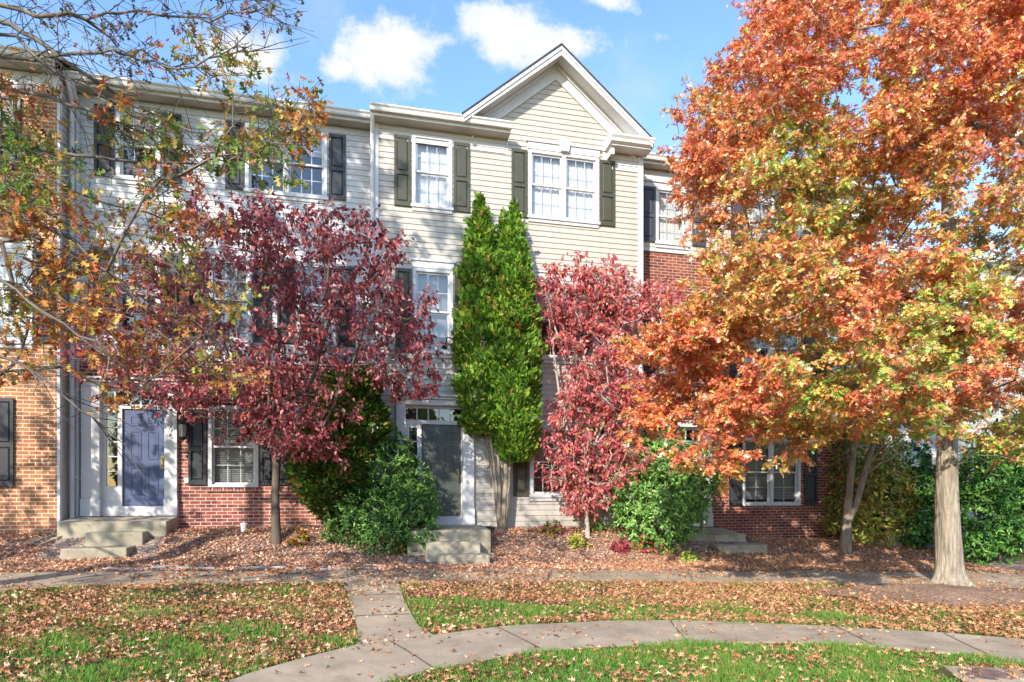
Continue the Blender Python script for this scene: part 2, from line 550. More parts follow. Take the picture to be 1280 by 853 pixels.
for a, b in [((487, 804), (541, 838)), ((622, 787), (676, 814)), ((838, 779), (858, 803)), ((1046, 786), (1090, 808)), ((346, 716), (352, 728)), ((690, 714), (684, 727)), ((1005, 715), (1015, 728)), ((170, 717), (163, 730)), ((445, 772), (512, 770)), ((436, 746), (502, 745)), ((1180, 794), (1240, 823)), ((860, 716), (866, 728)), ((1160, 717), (1176, 732)), ((545, 716), (535, 727))]:
    joint(a, b)

BED = [(-300, 727), (0, 719), (200, 716), (430, 715), (620, 713), (760, 715), (900, 716), (1000, 715), (1100, 717), (1200, 717), (1400, 724)]
bed_near = [G(*p) for p in BED]
strip_sheet('planting_bed', [Vector((x, 15.6, 0)) for x in np.linspace(-10.5, 17, 12)], bed_near, .007, M['mulch'], 14)
# worn dirt round the oak at the right
mb = MB()
oc = G(1185, 742)
ring = []
for k in range(40):
    t = 2 * math.pi * k / 40
    rr = 1 + .14 * math.sin(3 * t + 1) + .08 * math.sin(7 * t)
    ring.append((oc.x + 2.7 * rr * math.cos(t), oc.y - .15 + 1.0 * rr * math.sin(t)))
for k in range(40):
    a, b = ring[k], ring[(k + 1) % 40]
    for s_ in range(6):
        f0, f1 = s_ / 6, (s_ + 1) / 6
        q = [(oc.x + (p[0] - oc.x) * f, oc.y + (p[1] - oc.y) * f) for p, f in ((a, f0), (b, f0), (b, f1), (a, f1))]
        mb.quad(*[(x, y, float(H(x, y)) + .009 + .07 * max(0, 1 - math.hypot(x - oc.x, y - oc.y - .1) / 1.3)) for x, y in q])
tag(mb.build('bare_dirt', M['dirt']), kind='structure')


# ------------------------------------------------------------------ houses
def free_spans(z0, z1, xa, xb, holes):
    cuts = [(h[0], h[1]) for h in holes if h[2] < z1 - 1e-6 and h[3] > z0 + 1e-6]
    spans = [(xa, xb)]
    for a, b in cuts:
        ns = []
        for s, e in spans:
            if b <= s or a >= e: ns.append((s, e)); continue
            if a > s: ns.append((s, a))
            if b < e: ns.append((b, e))
        spans = ns
    return [s for s in spans if s[1] - s[0] > 1e-4]


def siding(mb, xl, xr, z0, z1, holes, Y, pitch=.127, lap=.016, z_ref=0.0):
    """lapped courses with a real drip edge; xl and xr may be functions of the height"""
    fl = xl if callable(xl) else (lambda z: xl)
    fr = xr if callable(xr) else (lambda z: xr)
    k0 = math.floor((z0 - z_ref) / pitch)
    k1 = math.ceil((z1 - z_ref) / pitch)
    for k in range(k0, k1):
        a, b = z_ref + k * pitch, z_ref + (k + 1) * pitch
        ca_, cb_ = max(a, z0), min(b, z1)
        if cb_ - ca_ < 1e-5: continue
        zs = sorted({ca_, cb_, *[z for h in holes for z in (h[2], h[3]) if ca_ < z < cb_]})
        dep = lambda z: Y - .004 - lap * (1 - (z - a) / pitch)
        for za, zb in zip(zs[:-1], zs[1:]):
            if callable(xl) or callable(xr):
                mb.quad((fl(za), dep(za), za), (fr(za), dep(za), za), (fr(zb), dep(zb), zb), (fl(zb), dep(zb), zb))
                continue
            for s, e in free_spans(za, zb, xl, xr, holes):
                mb.quad((s, dep(za), za), (e, dep(za), za), (e, dep(zb), zb), (s, dep(zb), zb))
        for s, e in ([(fl(ca_), fr(ca_))] if callable(xl) else free_spans(ca_, ca_ + .001, xl, xr, holes)):
            mb.quad((s, Y, ca_), (e, Y, ca_), (e, dep(ca_), ca_), (s, dep(ca_), ca_))


def flat_wall(mb, xa, xb, z0, z1, holes, Y):
    zs = sorted({z0, z1, *[z for h in holes for z in (h[2], h[3]) if z0 < z < z1]})
    for za, zb in zip(zs[:-1], zs[1:]):
        for s, e in free_spans(za, zb, xa, xb, holes):
            mb.quad((s, Y, za), (e, Y, za), (e, Y, zb), (s, Y, zb))


def window(house, x0, x1, z0, z1, Y, units=1, cols=3, rows=2, frame='white', inside='blind', drop=.5, sill=True, head=0.0, low_grid=True):
    """outer casing x0..x1, z0..z1; parts: window > sash, muntin, pane, blind"""
    fm = M[frame]
    c = .075
    mb = MB()
    for a, b, d, e in ((x0, x0 + c, z0, z1), (x1 - c, x1, z0, z1)):
        mb.box(a, b, Y - .045, Y + .09, d, e)
    mb.box(x0 + c, x1 - c, Y - .045, Y + .09, z1 - c, z1)
    mb.box(x0 + c, x1 - c, Y - .045, Y + .09, z0, z0 + c * .8)
    if sill: mb.box(x0 - .03, x1 + .03, Y - .075, Y - .0455, z0 - .035, z0 + .03)
    if sill: mb.box(x0, x1, Y - .045, Y + .01, z0 - .11, z0 - .0355)
    if head:
        mb.box(x0 - .02, x1 + .02, Y - .06, Y + .02, z1 + .002, z1 + head)
        mb.box(x0 - .06, x1 + .06, Y - .09, Y + .02, z1 + head + .001, z1 + head + .045)
    iw = (x1 - x0 - 2 * c)
    mull = .09 if units > 1 else 0
    uw = (iw - mull * (units - 1)) / units
    for k in range(units - 1):
        mx = x0 + c + uw * (k + 1) + mull * k
        mb.box(mx, mx + mull, Y - .042, Y + .088, z0 + c * .8, z1 - c)
    wn = mb.build('window', fm, house, bevel=.004)
    sash, mun, pane, bl = MB(), MB(), MB(), MB()
    zi0, zi1 = z0 + c * .8, z1 - c
    zm = (zi0 + zi1) / 2
    for k in range(units):
        a = x0 + c + k * (uw + mull); b = a + uw
        for (za, zb, yo, grid) in ((zm - .02, zi1, .0, True), (zi0, zm + .02, .035, low_grid)):
            s = .04
            ya, yb = Y + yo, Y + yo + .032
            sash.box(a, a + s, ya, yb, za, zb); sash.box(b - s, b, ya, yb, za, zb)
            sash.box(a + s, b - s, ya, yb, zb - s, zb); sash.box(a + s, b - s, ya, yb, za, za + s)
            yp = (ya + yb) / 2
            pane.quad((a + s, yp, za + s), (b - s, yp, za + s), (b - s, yp, zb - s), (a + s, yp, zb - s))
            if grid:
                for i in range(1, cols):
                    xm = a + s + (uw - 2 * s) * i / cols
                    mun.box(xm - .008, xm + .008, yp + .004, yp + .012, za + s, zb - s)
                for j in range(1, rows):
                    zz = za + s + (zb - za - 2 * s) * j / rows
                    mun.box(a + s, b - s, yp + .0045, yp + .0115, zz - .008, zz + .008)
        yb_ = Y + .13
        if inside == 'blind':
            z = zi1
            while z > zi1 - (zi1 - zi0) * drop:
                bl.quad((a, yb_, z), (b, yb_, z), (b, yb_ + .024, z - .03), (a, yb_ + .024, z - .03))
                z -= .04
        elif inside == 'curtain':
            n = 30
            zlo = zi1 - (zi1 - zi0) * drop
            for i in range(n):
                xa, xb = a + uw * i / n, a + uw * (i + 1) / n
                f = lambda q: .005 * math.sin(q * 62) + .003 * math.sin(q * 23 + 1)
                bl.quad((xa, yb_ + f(xa), zlo), (xb, yb_ + f(xb), zlo), (xb, yb_ + f(xb), zi1), (xa, yb_ + f(xa), zi1))
    sash.build('sash', fm, wn)
    if mun.f: mun.build('muntin', fm, wn)
    pane.build('pane', M['glass'], wn, recalc=False)
    if bl.f: bl.build('blind' if inside == 'blind' else 'curtain', M['blind' if inside == 'blind' else 'curtain'], wn)
    return wn


def shutter(house, x0, x1, z0, z1, Y, mat):
    mb = MB()
    y0, y1 = Y - .05, Y - .018
    f = .055
    zm = z0 + (z1 - z0) * .47
    mb.box(x0, x0 + f, y0, y1, z0, z1); mb.box(x1 - f, x1, y0, y1, z0, z1)
    for a, b in ((z0, z0 + .1), (zm - .04, zm + .04), (z1 - .07, z1)):
        mb.box(x0 + f, x1 - f, y0, y1, a, b)
    for a, b in ((z0 + .1, zm - .04), (zm + .04, z1 - .07)):
        mb.quad((x0 + f, Y - .024, a), (x1 - f, Y - .024, a), (x1 - f, Y - .024, b), (x0 + f, Y - .024, b))
        g = .035
        i = len(mb.v)
        for (xa, xb, za, zb, yy) in ((x0 + f + .012, x1 - f - .012, a + .012, b - .012, Y - .0245), (x0 + f + g, x1 - f - g, a + g, b - g, Y - .044)):
            mb.v += [(xa, yy, za), (xb, yy, za), (xb, yy, zb), (xa, yy, zb)]
        for k in range(4):
            k2 = (k + 1) % 4
            mb.f.append((i + k, i + k2, i + 4 + k2, i + 4 + k))
        mb.f.append((i + 4, i + 5, i + 6, i + 7))
    mb.build('shutter', M[mat], house)


def entry(house, x0, x1, z0, ztop, ox0, ox1, side, door_mat, Y, dz, tz0, tz1, label=None, handle_x=None):
    """door surround with pilasters, transom, one sidelight and a six panel door set back in the opening"""
    s = MB()
    Yf = Y - .10
    for a, b in ((x0, ox0), (ox1, x1)):
        s.box(a, b, Yf, Y + .2, z0 + .36, tz1 + .06)
        s.box(a - .012, b + .012, Yf - .018, Y + .2, z0, z0 + .358)
    s.box(x0, x1, Yf, Y + .2, tz1 + .062, ztop - .1)
    s.box(x0 - .05, x1 + .05, Yf - .05, Y + .05, ztop - .098, ztop - .045)
    s.box(x0 - .09, x1 + .09, Yf - .1, Y + .05, ztop - .043, ztop)
    sur = s.build('door_surround', M['white'], house, bevel=.006)
    f = MB()
    yb = Y + .12
    f.box(ox0, ox1, Y + .02, yb, tz1, tz1 + .06)
    f.box(ox0, ox1, Y + .02, yb, tz0 - .09, tz0)
    f.box(ox0, ox1, Y - .02, yb + .05, z0, z0 + dz)
    f.box(side[0], side[1], Y + .035, yb, z0 + dz, z0 + dz + .42)      # panel under the sidelight
    for a, b in ((side[0], side[0] + .08), (side[1] - .07, side[1])):
        f.box(a, b, Y + .035, yb, z0 + dz + .42, tz0 - .09)
    f.box(side[0] + .08, side[1] - .07, Y + .035, yb, tz0 - .17, tz0 - .09)
    dx0, dx1 = side[1] + .02, ox1 - .02
    f.box(side[1], side[1] + .02, Y + .01, yb, z0 + dz, tz0 - .09)
    f.box(dx1, ox1, Y + .01, yb, z0 + dz, tz0 - .09)
    nt = 5
    for k in range(1, nt):
        xm = ox0 + (ox1 - ox0) * k / nt
        f.box(xm - .012, xm + .012, Y + .03, Y + .07, tz0, tz1)
    gz0, gz1 = z0 + dz + .42, tz0 - .17
    for k in range(1, 5):
        zz = gz0 + (gz1 - gz0) * k / 5
        f.box(side[0] + .08, side[1] - .07, Y + .05, Y + .075, zz - .01, zz + .01)
    f.build('door_frame', M['white'], sur)
    p = MB()
    p.quad((ox0, Y + .06, tz0), (ox1, Y + .06, tz0), (ox1, Y + .06, tz1), (ox0, Y + .06, tz1))
    p.quad((side[0] + .08, Y + .065, gz0), (side[1] - .07, Y + .065, gz0), (side[1] - .07, Y + .065, gz1), (side[0] + .08, Y + .065, gz1))
    p.build('transom_pane', M['glass'], sur, recalc=False)
    d = MB()
    y0, y1 = Y + .06, Y + .105
    za, zb = z0 + dz + .005, tz0 - .092
    d.box(dx0 + .002, dx1 - .002, y0, y1, za, zb)
    wd = dx1 - dx0
    h = zb - za
    for cx in (.30, .70):
        for (f0, f1) in ((.115, .40), (.485, .775), (.83, .93)):
            xa, xb = dx0 + wd * (cx - .125), dx0 + wd * (cx + .125)
            pa, pb = za + h * f0, za + h * f1
            i = len(d.v)
            prof = ((0, -.0005), (.0, -.012), (.02, -.012), (.035, .006), (.055, -.004))
            rings = []
            for ins, yy in prof:
                r = len(d.v)
                d.v += [(xa + ins, y0 + yy, pa + ins), (xb - ins, y0 + yy, pa + ins), (xb - ins, y0 + yy, pb - ins), (xa + ins, y0 + yy, pb - ins)]
                rings.append(r)
            for r0, r1 in zip(rings[:-1], rings[1:]):
                for k in range(4):
                    k2 = (k + 1) % 4
                    d.f.append((r0 + k, r0 + k2, r1 + k2, r1 + k))
            d.f.append(tuple(rings[-1] + k for k in range(4)))
    dr = d.build('door', M[door_mat], house)
    if label: dr['label'] = label
    hx = handle_x if handle_x is not None else dx1 - .07
    hb = MB()
    hb.box(hx - .03, hx + .03, y0 - .018, y0 - .001, za + .78, za + 1.06)
    hb.tube([(hx, y0 - .02, za + 1.0), (hx, y0 - .06, za + .98), (hx, y0 - .065, za + .87), (hx, y0 - .02, za + .82)], .012, 6)
    hb.build('handle', M['brass'], dr)
    return sur


def gutter(house, xa, xb, Yw, z, over=.4, frieze_to=None):
    """K profile gutter on a fascia, soffit behind"""
    yf = Yw - over
    g = MB()
    g.extr([(yf + .13, z - .13), (yf + .05, z - .13), (yf + .035, z - .10), (yf + .03, z - .06), (yf, z - .03), (yf, z), (yf + .015, z), (yf + .02, z - .02), (yf + .13, z - .02)], 'x', xa, xb)
    gg = g.build('gutter', M['gutter'], house)
    f = MB()
    f.box(xa + .02, xb - .02, yf + .132, yf + .155, z - .19, z - .005)
    f.build('fascia', M['white'], gg)
    s = MB()
    s.box(xa + .02, xb - .02, yf + .157, Yw + .02, z - .20, z - .185)
    s.build('soffit', M['soffit'], gg)


def gable_free_roof(house, xa, xb, Yw, z, over=.4, slope=.42, depth=9.0):
    r = MB()
    y0 = Yw - over + .06
    y1 = y0 + depth / 2 + .4
    zt = z + (y1 - y0) * slope
    r.extr([(y0, z + .005), (y1, zt), (y1 + depth / 2, z + .4), (y1 + depth / 2, z + .3), (y1, zt - .1), (y0, z - .02)], 'x', xa, xb)
    r.build('roof', M['shingle'], house)


def shell(house, xa, xb, Yw, z0, z1, mat, depth=9.0):
    s = MB()
    s.quad((xa, Yw, z0), (xa, Yw + depth, z0), (xa, Yw + depth, z1), (xa, Yw, z1))
    s.quad((xb, Yw, z0), (xb, Yw + depth, z0), (xb, Yw + depth, z1), (xb, Yw, z1))
    s.quad((xa, Yw + depth, z0), (xb, Yw + depth, z0), (xb, Yw + depth, z1), (xa, Yw + depth, z1))
    s.build('side_wall', mat, house)
    i = MB()
    i.quad((xa + .01, Yw + 1.2, z0), (xb - .01, Yw + 1.2, z0), (xb - .01, Yw + 1.2, z1), (xa + .01, Yw + 1.2, z1))
    for zf in (z0 + .6, z0 + 3.5, z0 + 6.4):
        i.quad((xa + .01, Yw + .2, zf), (xb - .01, Yw + .2, zf), (xb - .01, Yw + 1.2, zf), (xa + .01, Yw + 1.2, zf))
    i.build('interior_wall', M['interior'], house)


def downspout(house, x, Y, z0, z1, kick=True):
    d = MB()
    pts = [(x, Y - .30, z1), (x, Y - .28, z1 - .08), (x, Y - .06, z1 - .38), (x, Y - .06, z0 + .25)]
    if kick: pts += [(x + .02, Y - .10, z0 + .12), (x + .03, Y - .22, z0 + .06)]
    d.tube(pts, .045, 8)
    for z in np.arange(z0 + 1.0, z1 - .6, 2.4):
        d.box(x - .06, x + .06, Y - .055, Y - .002, z, z + .03)
    d.build('downspout', M['white'], house)


YM, YL, YB, YR = 14.3, 14.8, 14.2, 15.0

# ---- beige townhouse in the middle
hm = thing('townhouse', (3.4, YM, .8), 'beige siding townhouse with a white front gable and a dark green door', 'house', 'terraced houses in the row')
xa, xb = .25, 6.65
win = [(1.13, 2.02, 8.03, 9.62), (3.79, 5.51, 8.05, 9.61), (1.15, 2.04, 4.80, 6.66), (3.79, 5.51, 4.80, 6.62), (3.83, 5.51, 1.60, 3.20)]
ENT_M = (.78, 2.51, .96, 3.85)
holes = win + [ENT_M]
b = MB()
b.quad((xa, YM, .3), (xa, YM, .3), (xa, YM, .31), (xa, YM, .31))
siding(b, xa + .16, xb - .14, .90, 9.42, holes, YM, z_ref=.9)
siding(b, 3.28, xb - .14, 9.42, 9.74, holes, YM, z_ref=.9)
gx, gz = 4.45, 11.62                                  # the gable's ridge
GS = .83
siding(b, lambda z: max(3.28 if z < 9.9 else 2.4, gx - (gz - z) / GS), lambda z: min(xb - .14, gx + (gz - z) / GS), 9.74, gz - .12, [], YM, z_ref=.9)
b.build('siding', M['beige_siding'], hm)
b = MB()
flat_wall(b, xa, xb, .3, .9, [], YM - .006)
flat_wall(b, xa, xb, .9, 9.9, holes, YM + .02)
b.build('foundation', M['concrete'], hm)
b = MB()
siding(b, xa + .16, 3.26, 9.43, 9.76, [], YM - .012, pitch=.11, z_ref=9.43)
b.build('frieze_board', M['frieze'], hm)
b = MB()
siding(b, 5.62, xb - .02, 9.38, 9.76, [], YM - .012, pitch=.127, z_ref=9.38)
b.build('frieze_board', M['frieze'], hm)
b = MB()
b.box(xa, xa + .155, YM - .035, YM + .05, .72, 9.76)
b.box(xb - .135, xb, YM - .035, YM + .05, .62, 9.8)
b.box(3.27, 3.30, YM - .03, YM + .02, 9.40, 9.76)
b.build('corner_trim', M['white'], hm)
gutter(hm, xa - .04, 3.32, YM, 9.95, .45)
# rear slope behind the left eave
r = MB()
r.extr([(YM - .39, 9.955), (YM + 4.4, 11.85), (YM + 9, 10.2), (YM + 9, 10.1), (YM + 4.4, 11.74), (YM - .39, 9.93)], 'x', xa, 2.9)
r.extr([(YM + 1.0, 10.2), (YM + 4.4, 11.84), (YM + 9, 10.2), (YM + 9, 10.1), (YM + 4.4, 11.73), (YM + 1.0, 10.1)], 'x', 2.9, xb)
r.build('roof', M['shingle'], hm)
# front gable roof: two slabs, rake boards, soffits, frieze along the rakes
gr = MB()
OV = .46
top = 11.86
for sgn in (-1, 1):
    ex = gx + sgn * 2.28
    ez = top - 2.28 * GS
    y0, y1 = YM - OV, YM + 4.6
    q = [(gx, top), (ex, ez), (ex, ez - .035), (gx, top - .045)]
    gr.extr(q, 'y', y0 - .02, y1)
groof = gr.build('gable_roof', M['shingle'], hm)
rk = MB()
for sgn in (-1, 1):
    ex = gx + sgn * 2.26
    ez = top - 2.26 * GS
    rk.extr([(gx, top - .048), (ex, ez - .04), (ex - sgn * .02, ez - .20), (gx, top - .26)], 'y', YM - OV, YM - OV + .03)
    rk.extr([(gx, top - .10), (ex, ez - .09), (ex - sgn * .02, ez - .13), (gx, top - .15)], 'y', YM - OV - .025, YM - OV - .001)
rk.build('rake_board', M['white'], groof)
sf = MB()
for sgn in (-1, 1):
    ex = gx + sgn * 2.2
    ez = top - 2.2 * GS
    sf.extr([(gx, top - .20), (ex, ez - .20), (ex, ez - .215), (gx, top - .215)], 'y', YM - OV + .032, YM + .01)
sf.build('soffit', M['white'], groof)
fz = MB()
for sgn in (-1, 1):
    ex = gx + sgn * 2.05
    ez = top - 2.05 * GS
    fz.extr([(gx, top - .22), (ex, ez - .22), (ex - sgn * .06, ez - .50), (gx, top - .56)], 'y', YM - .05, YM - .003)
    fz.extr([(gx, top - .222), (ex, ez - .222), (ex, ez - .30), (gx, top - .31)], 'y', YM - .10, YM - .0505)
fz.build('rake_frieze', M['white'], groof)
# boxed cornice return at the right end
cr = MB()
cr.extr([(YM - .50, 9.99), (YM - .50, 9.95), (YM - .46, 9.90), (YM - .44, 9.84), (YM - .38, 9.80), (YM + .02, 9.79), (YM + .02, 10.06), (YM - .2, 10.03)], 'x', 5.66, 6.74)
cr.box(5.70, 6.70, YM - .37, YM - .02, 9.775, 9.789)
cr.box(5.72, 5.80, YM - .30, YM - .016, 9.60, 9.775)
cr.build('cornice_return', M['gutter'], groof)
window(hm, *win[0], YM, 1, 3, 2, inside='curtain', drop=1.0)
window(hm, *win[1], YM, 2, 3, 2, inside='curtain', drop=1.0, head=.16)
k = MB(); k.extr([(4.56, 9.62), (4.74, 9.62), (4.79, 9.86), (4.51, 9.86)], 'y', YM - .13, YM - .061); k.build('keystone', M['white'], hm)
window(hm, *win[2], YM, 1, 3, 2, inside='blind', drop=.8, head=.15, low_grid=False)
window(hm, *win[3], YM, 2, 3, 2, inside='blind', drop=.5, head=.15)
window(hm, *win[4], YM, 2, 3, 2, inside='blind', drop=.5, head=.1)
for a, b_, z0, z1 in ((.74, 1.10, 8.0, 9.55), (2.05, 2.42, 8.0, 9.55), (3.39, 3.76, 8.02, 9.57), (5.54, 5.92, 8.02, 9.57), (.76, 1.12, 4.78, 6.62), (2.07, 2.43, 4.78, 6.62), (3.39, 3.76, 4.78, 6.6), (5.54, 5.91, 4.78, 6.6), (3.43, 3.80, 1.6, 3.2), (5.54, 5.91, 1.6, 3.2)):
    shutter(hm, a, b_, z0, z1, YM, 'shutter_olive')
entry(hm, *ENT_M, .99, 2.25, (.99, 1.32), 'door_green', YM, .19, 3.30, 3.56)
downspout(hm, xa + .02, YM, .8, 9.86, False)
shell(hm, xa, xb, YM + .03, .3, 9.95, M['beige_siding'])

# ---- white townhouse, left
hl = thing('townhouse', (-2.7, YL, .9), 'white siding townhouse over red brick with a blue front door, behind the dark red tree', 'house', 'terraced houses in the row')
xa, xb = -5.72, .25
winL = [(-4.90, -4.06, 8.2, 9.66), (-2.40, -.70, 8.2, 9.66), (-4.92, -4.06, 4.95, 6.74), (-3.12, -2.27, 4.95, 6.74), (-1.35, -.5, 4.95, 6.74), (-3.14, -2.13, 1.80, 3.55), (-1.38, -.45, 1.80, 3.55)]
ENT_L = (-5.52, -3.73, 1.20, 4.05)
holes = winL + [ENT_L]
b = MB()
siding(b, xa, xb, 4.62, 9.84, holes, YL, z_ref=4.62)
b.build('siding', M['white_siding'], hl)
b = MB()
flat_wall(b, xa, xb, .3, 4.5, holes, YL)
wl = b.build('brick_wall', M['brick_red'], hl)
b = MB()
b.box(xa, xb, YL - .03, YL + .02, 4.5, 4.62)
b.build('band_board', M['white'], hl)
gutter(hl, xa, xb, YL, 10.06, .42)
gable_free_roof(hl, xa, xb, YL, 10.06, .42)
window(hl, *winL[0], YL, 1, 3, 2, inside='blind', drop=.45)
window(hl, *winL[1], YL, 2, 3, 2, inside='blind', drop=.3)
for i, d_ in ((2, .55), (3, .95), (4, .7)): window(hl, *winL[i], YL, 1, 3, 2, inside='blind', drop=d_)
window(hl, *winL[5], YL, 1, 3, 2, inside='blind', drop=.97, sill=False)
window(hl, *winL[6], YL, 1, 3, 2, inside='blind', drop=.55, sill=False)
sh = []
for w_ in (winL[0], winL[1], winL[2], winL[3], winL[4]):
    sh += [(w_[0] - .40, w_[0] - .03, w_[2], w_[3]), (w_[1] + .03, w_[1] + .40, w_[2], w_[3])]
for w_ in winL[5:]:
    sh += [(w_[0] - .385, w_[0] - .03, w_[2] + .05, w_[3] - .1), (w_[1] + .03, w_[1] + .33, w_[2] + .05, w_[3] - .1)]
for s_ in sh: shutter(hl, *s_, YL, 'shutter_black')
entry(hl, *ENT_L, -5.18, -3.97, (-5.18, -4.82), 'door_blue', YL, .20, 3.52, 3.80, handle_x=-4.05)
# soldier course sill under the ground floor windows
for w_ in winL[5:]:
    mb = MB()
    x = w_[0] - .02
    while x < w_[1]:
        mb.box(x, x + .062, YL - .03, YL + .03, w_[2] - .105, w_[2] - .003); x += .072
    mb.build('brick_sill', M['brick_red'], hl)
# lantern, outlet and house number
lx, lz = -3.60, 2.95
q = MB()
q.box(lx - .05, lx + .05, YL - .02, YL - .001, lz + .12, lz + .34)
q.tube([(lx, YL - .02, lz + .24), (lx, YL - .10, lz + .38), (lx, YL - .17, lz + .34), (lx, YL - .17, lz + .27)], .012, 6)
for a in range(6):
    t = a * math.pi / 3
    q.tube([(lx + .085 * math.cos(t), YL - .17 + .085 * math.sin(t), lz + .17), (lx + .07 * math.cos(t), YL - .17 + .07 * math.sin(t), lz - .12)], .008, 4)
q.tube([(lx, YL - .17, lz + .28), (lx, YL - .17, lz + .25), (lx, YL - .17, lz + .16)], [.01, .05, .115], 6)
q.tube([(lx, YL - .17, lz - .10), (lx, YL - .17, lz - .14), (lx, YL - .17, lz - .19)], [.085, .06, .01], 6)
lam = q.build('wall_lamp', M['black_metal'], hl)
q = MB(); q.tube([(lx, YL - .17, lz + .155), (lx, YL - .17, lz - .105)], [.078, .063], 6); q.build('lamp_glass', M['lamp_glass'], lam)
q = MB(); q.box(-3.60, -3.50, YL - .05, YL - .001, 1.88, 2.0); q.box(-3.585, -3.515, YL - .062, YL - .0505, 1.90, 1.985); q.build('outlet_box', M['plastic_white'], hl, bevel=.005)


def digits(house, txt, x, Y, z, h, step, drift=0.0):
    cu = bpy.data.curves.new('house_number', 'FONT')
    cu.body = txt[0]
    prt = None
    mbn = MB()
    # each numeral is a flat extruded stroke outline
    seg = {'0': [(0, .5, 1, .5)], }
    for i, ch in enumerate(txt):
        zc = z - i * step
        xc = x + i * drift
        W_ = h * .3
        def arc(cx, cz, rx, rz, a0, a1, n=14):
            return [(cx + rx * math.cos(R(a0 + (a1 - a0) * k / n)), Y, cz + rz * math.sin(R(a0 + (a1 - a0) * k / n))) for k in range(n + 1)]
        if ch == '0': st = [arc(xc, zc, W_, h / 2, 0, 360, 20)]
        elif ch == '9': st = [arc(xc, zc + h * .22, W_, h * .28, 0, 360, 18), arc(xc - W_ * .4, zc + h * .22, W_ * 1.4, h * .72, 0, -80, 10)]
        elif ch == '6': st = [arc(xc, zc - h * .22, W_, h * .28, 0, 360, 18), arc(xc + W_ * .4, zc - h * .22, W_ * 1.4, h * .72, 180, 100, 10)]
        else: st = [[(xc, Y, zc - h / 2), (xc, Y, zc + h / 2)]]
        for s__ in st: mbn.tube(s__, h * .045, 5)
    bpy.data.curves.remove(cu)
    return mbn.build('house_number', M['black_metal'], house)


digits(hl, '096', -3.855, YL - .108, 3.12, .10, .125, .008)
downspout(hl, -5.60, YL, .95, 9.95)
shell(hl, xa, xb, YL + .03, .3, 10.0, M['white_siding'])

# ---- brick townhouse at the left edge
hb = thing('townhouse', (-9, YB, .9), 'orange brick townhouse with white cornice at the left edge of the row', 'house', 'terraced houses in the row')
xa, xb = -12.2, -5.72
winB = [(-7.75, -6.14, 4.57, 6.36), (-7.9, -6.88, 1.78, 3.52), (-7.75, -6.75, 7.9, 9.3), (-10.8, -9.4, 4.57, 6.36), (-10.8, -9.4, 1.78, 3.5), (-10.8, -9.4, 7.9, 9.3)]
b = MB()
flat_wall(b, xa, xb - .02, .3, 9.45, winB, YB)
b.build('brick_wall', M['brick_orange'], hb)
b = MB()
pts = []
b.box(xa, xb + .02, YB - .05, YB + .02, 9.42, 9.62)
b.box(xa, xb + .02, YB - .02, YB + .02, 9.622, 9.80)
b.build('cornice', M['white'], hb)
gutter(hb, xa, xb + .06, YB, 10.02, .42)
gable_free_roof(hb, xa, xb, YB, 10.02, .42)
b = MB()
# return wall of lapped siding towards the white house
k = 0
z = .86
while z < 9.7:
    b.quad((xb + .018, YB + .1, z), (xb + .018, YL - .001, z), (xb + .002, YL - .001, z + .127), (xb + .002, YB + .1, z + .127))
    b.quad((xb, YB + .1, z), (xb, YL - .001, z), (xb + .018, YL - .001, z), (xb + .018, YB + .1, z))
    z += .127
b.build('side_siding', M['beige_siding'], hb)
b = MB()
b.box(xb - .02, xb + .03, YB + .001, YB + .1, .9, 9.75)
b.build('corner_trim', M['white'], hb)
window(hb, *winB[0], YB, 2, 3, 2, inside='curtain', drop=1.0, head=.12)
for i in range(1, 6): window(hb, *winB[i], YB, 1, 3, 2, inside='blind', drop=.6)
shutter(hb, -6.85, -6.46, 1.80, 3.5, YB, 'shutter_black')
shutter(hb, -6.12, -5.80, 4.6, 6.34, YB, 'shutter_black')
shutter(hb, -6.72, -6.34, 7.9, 9.3, YB, 'shutter_black')
for w_ in winB[3:]:
    shutter(hb, w_[1] + .03, w_[1] + .40, w_[2], w_[3], YB, 'shutter_black')
downspout(hb, xb + .10, YB + .42, .98, 9.92)
shell(hb, xa, xb - .03, YB + .03, .3, 10.0, M['brick_orange'])

# ---- brick townhouse at the right
hr = thing('townhouse', (10.4, YR, .5), 'red brick townhouse with cream upper siding, behind the orange oak', 'house', 'terraced houses in the row')
xa, xb = 6.65, 14.3
winR = [(7.32, 8.22, 8.03, 9.46), (9.85, 11.55, 8.03, 9.46), (12.4, 13.3, 8.03, 9.46), (7.4, 8.3, 4.7, 6.4), (9.82, 11.56, 4.7, 6.4), (12.4, 13.3, 4.7, 6.4), (9.80, 11.56, 1.33, 3.13), (13.0, 13.9, 1.33, 3.0)]
ENT_R = (7.3, 8.88, .80, 3.6)
holes = winR + [ENT_R]
b = MB()
siding(b, xa + .02, xb, 7.80, 9.9, holes, YR, z_ref=7.8)
b.build('siding', M['ivory_siding'], hr)
b = MB()
flat_wall(b, xa + .02, xb, -.1, 7.80, holes, YR - .01)
b.build('brick_wall', M['brick_dark'], hr)
b = MB(); b.box(xa + .02, xb, YR - .05, YR + .01, 7.80, 7.87); b.box(xa + .02, xb, YR - .04, YR + .01, 9.58, 9.84); b.build('band_board', M['white'], hr)
gutter(hr, xa, xb, YR, 10.08, .42)
gable_free_roof(hr, xa, xb, YR, 10.08, .42)
for i, w_ in enumerate(winR):
    u = 2 if w_[1] - w_[0] > 1.3 else 1
    window(hr, *w_, YR, u, 3 if i < 6 else 2, 2, inside='curtain' if i < 3 else 'blind', drop=1.0 if i < 3 else (.3, .5, .4, .92, .6)[i - 3], sill=i < 3)
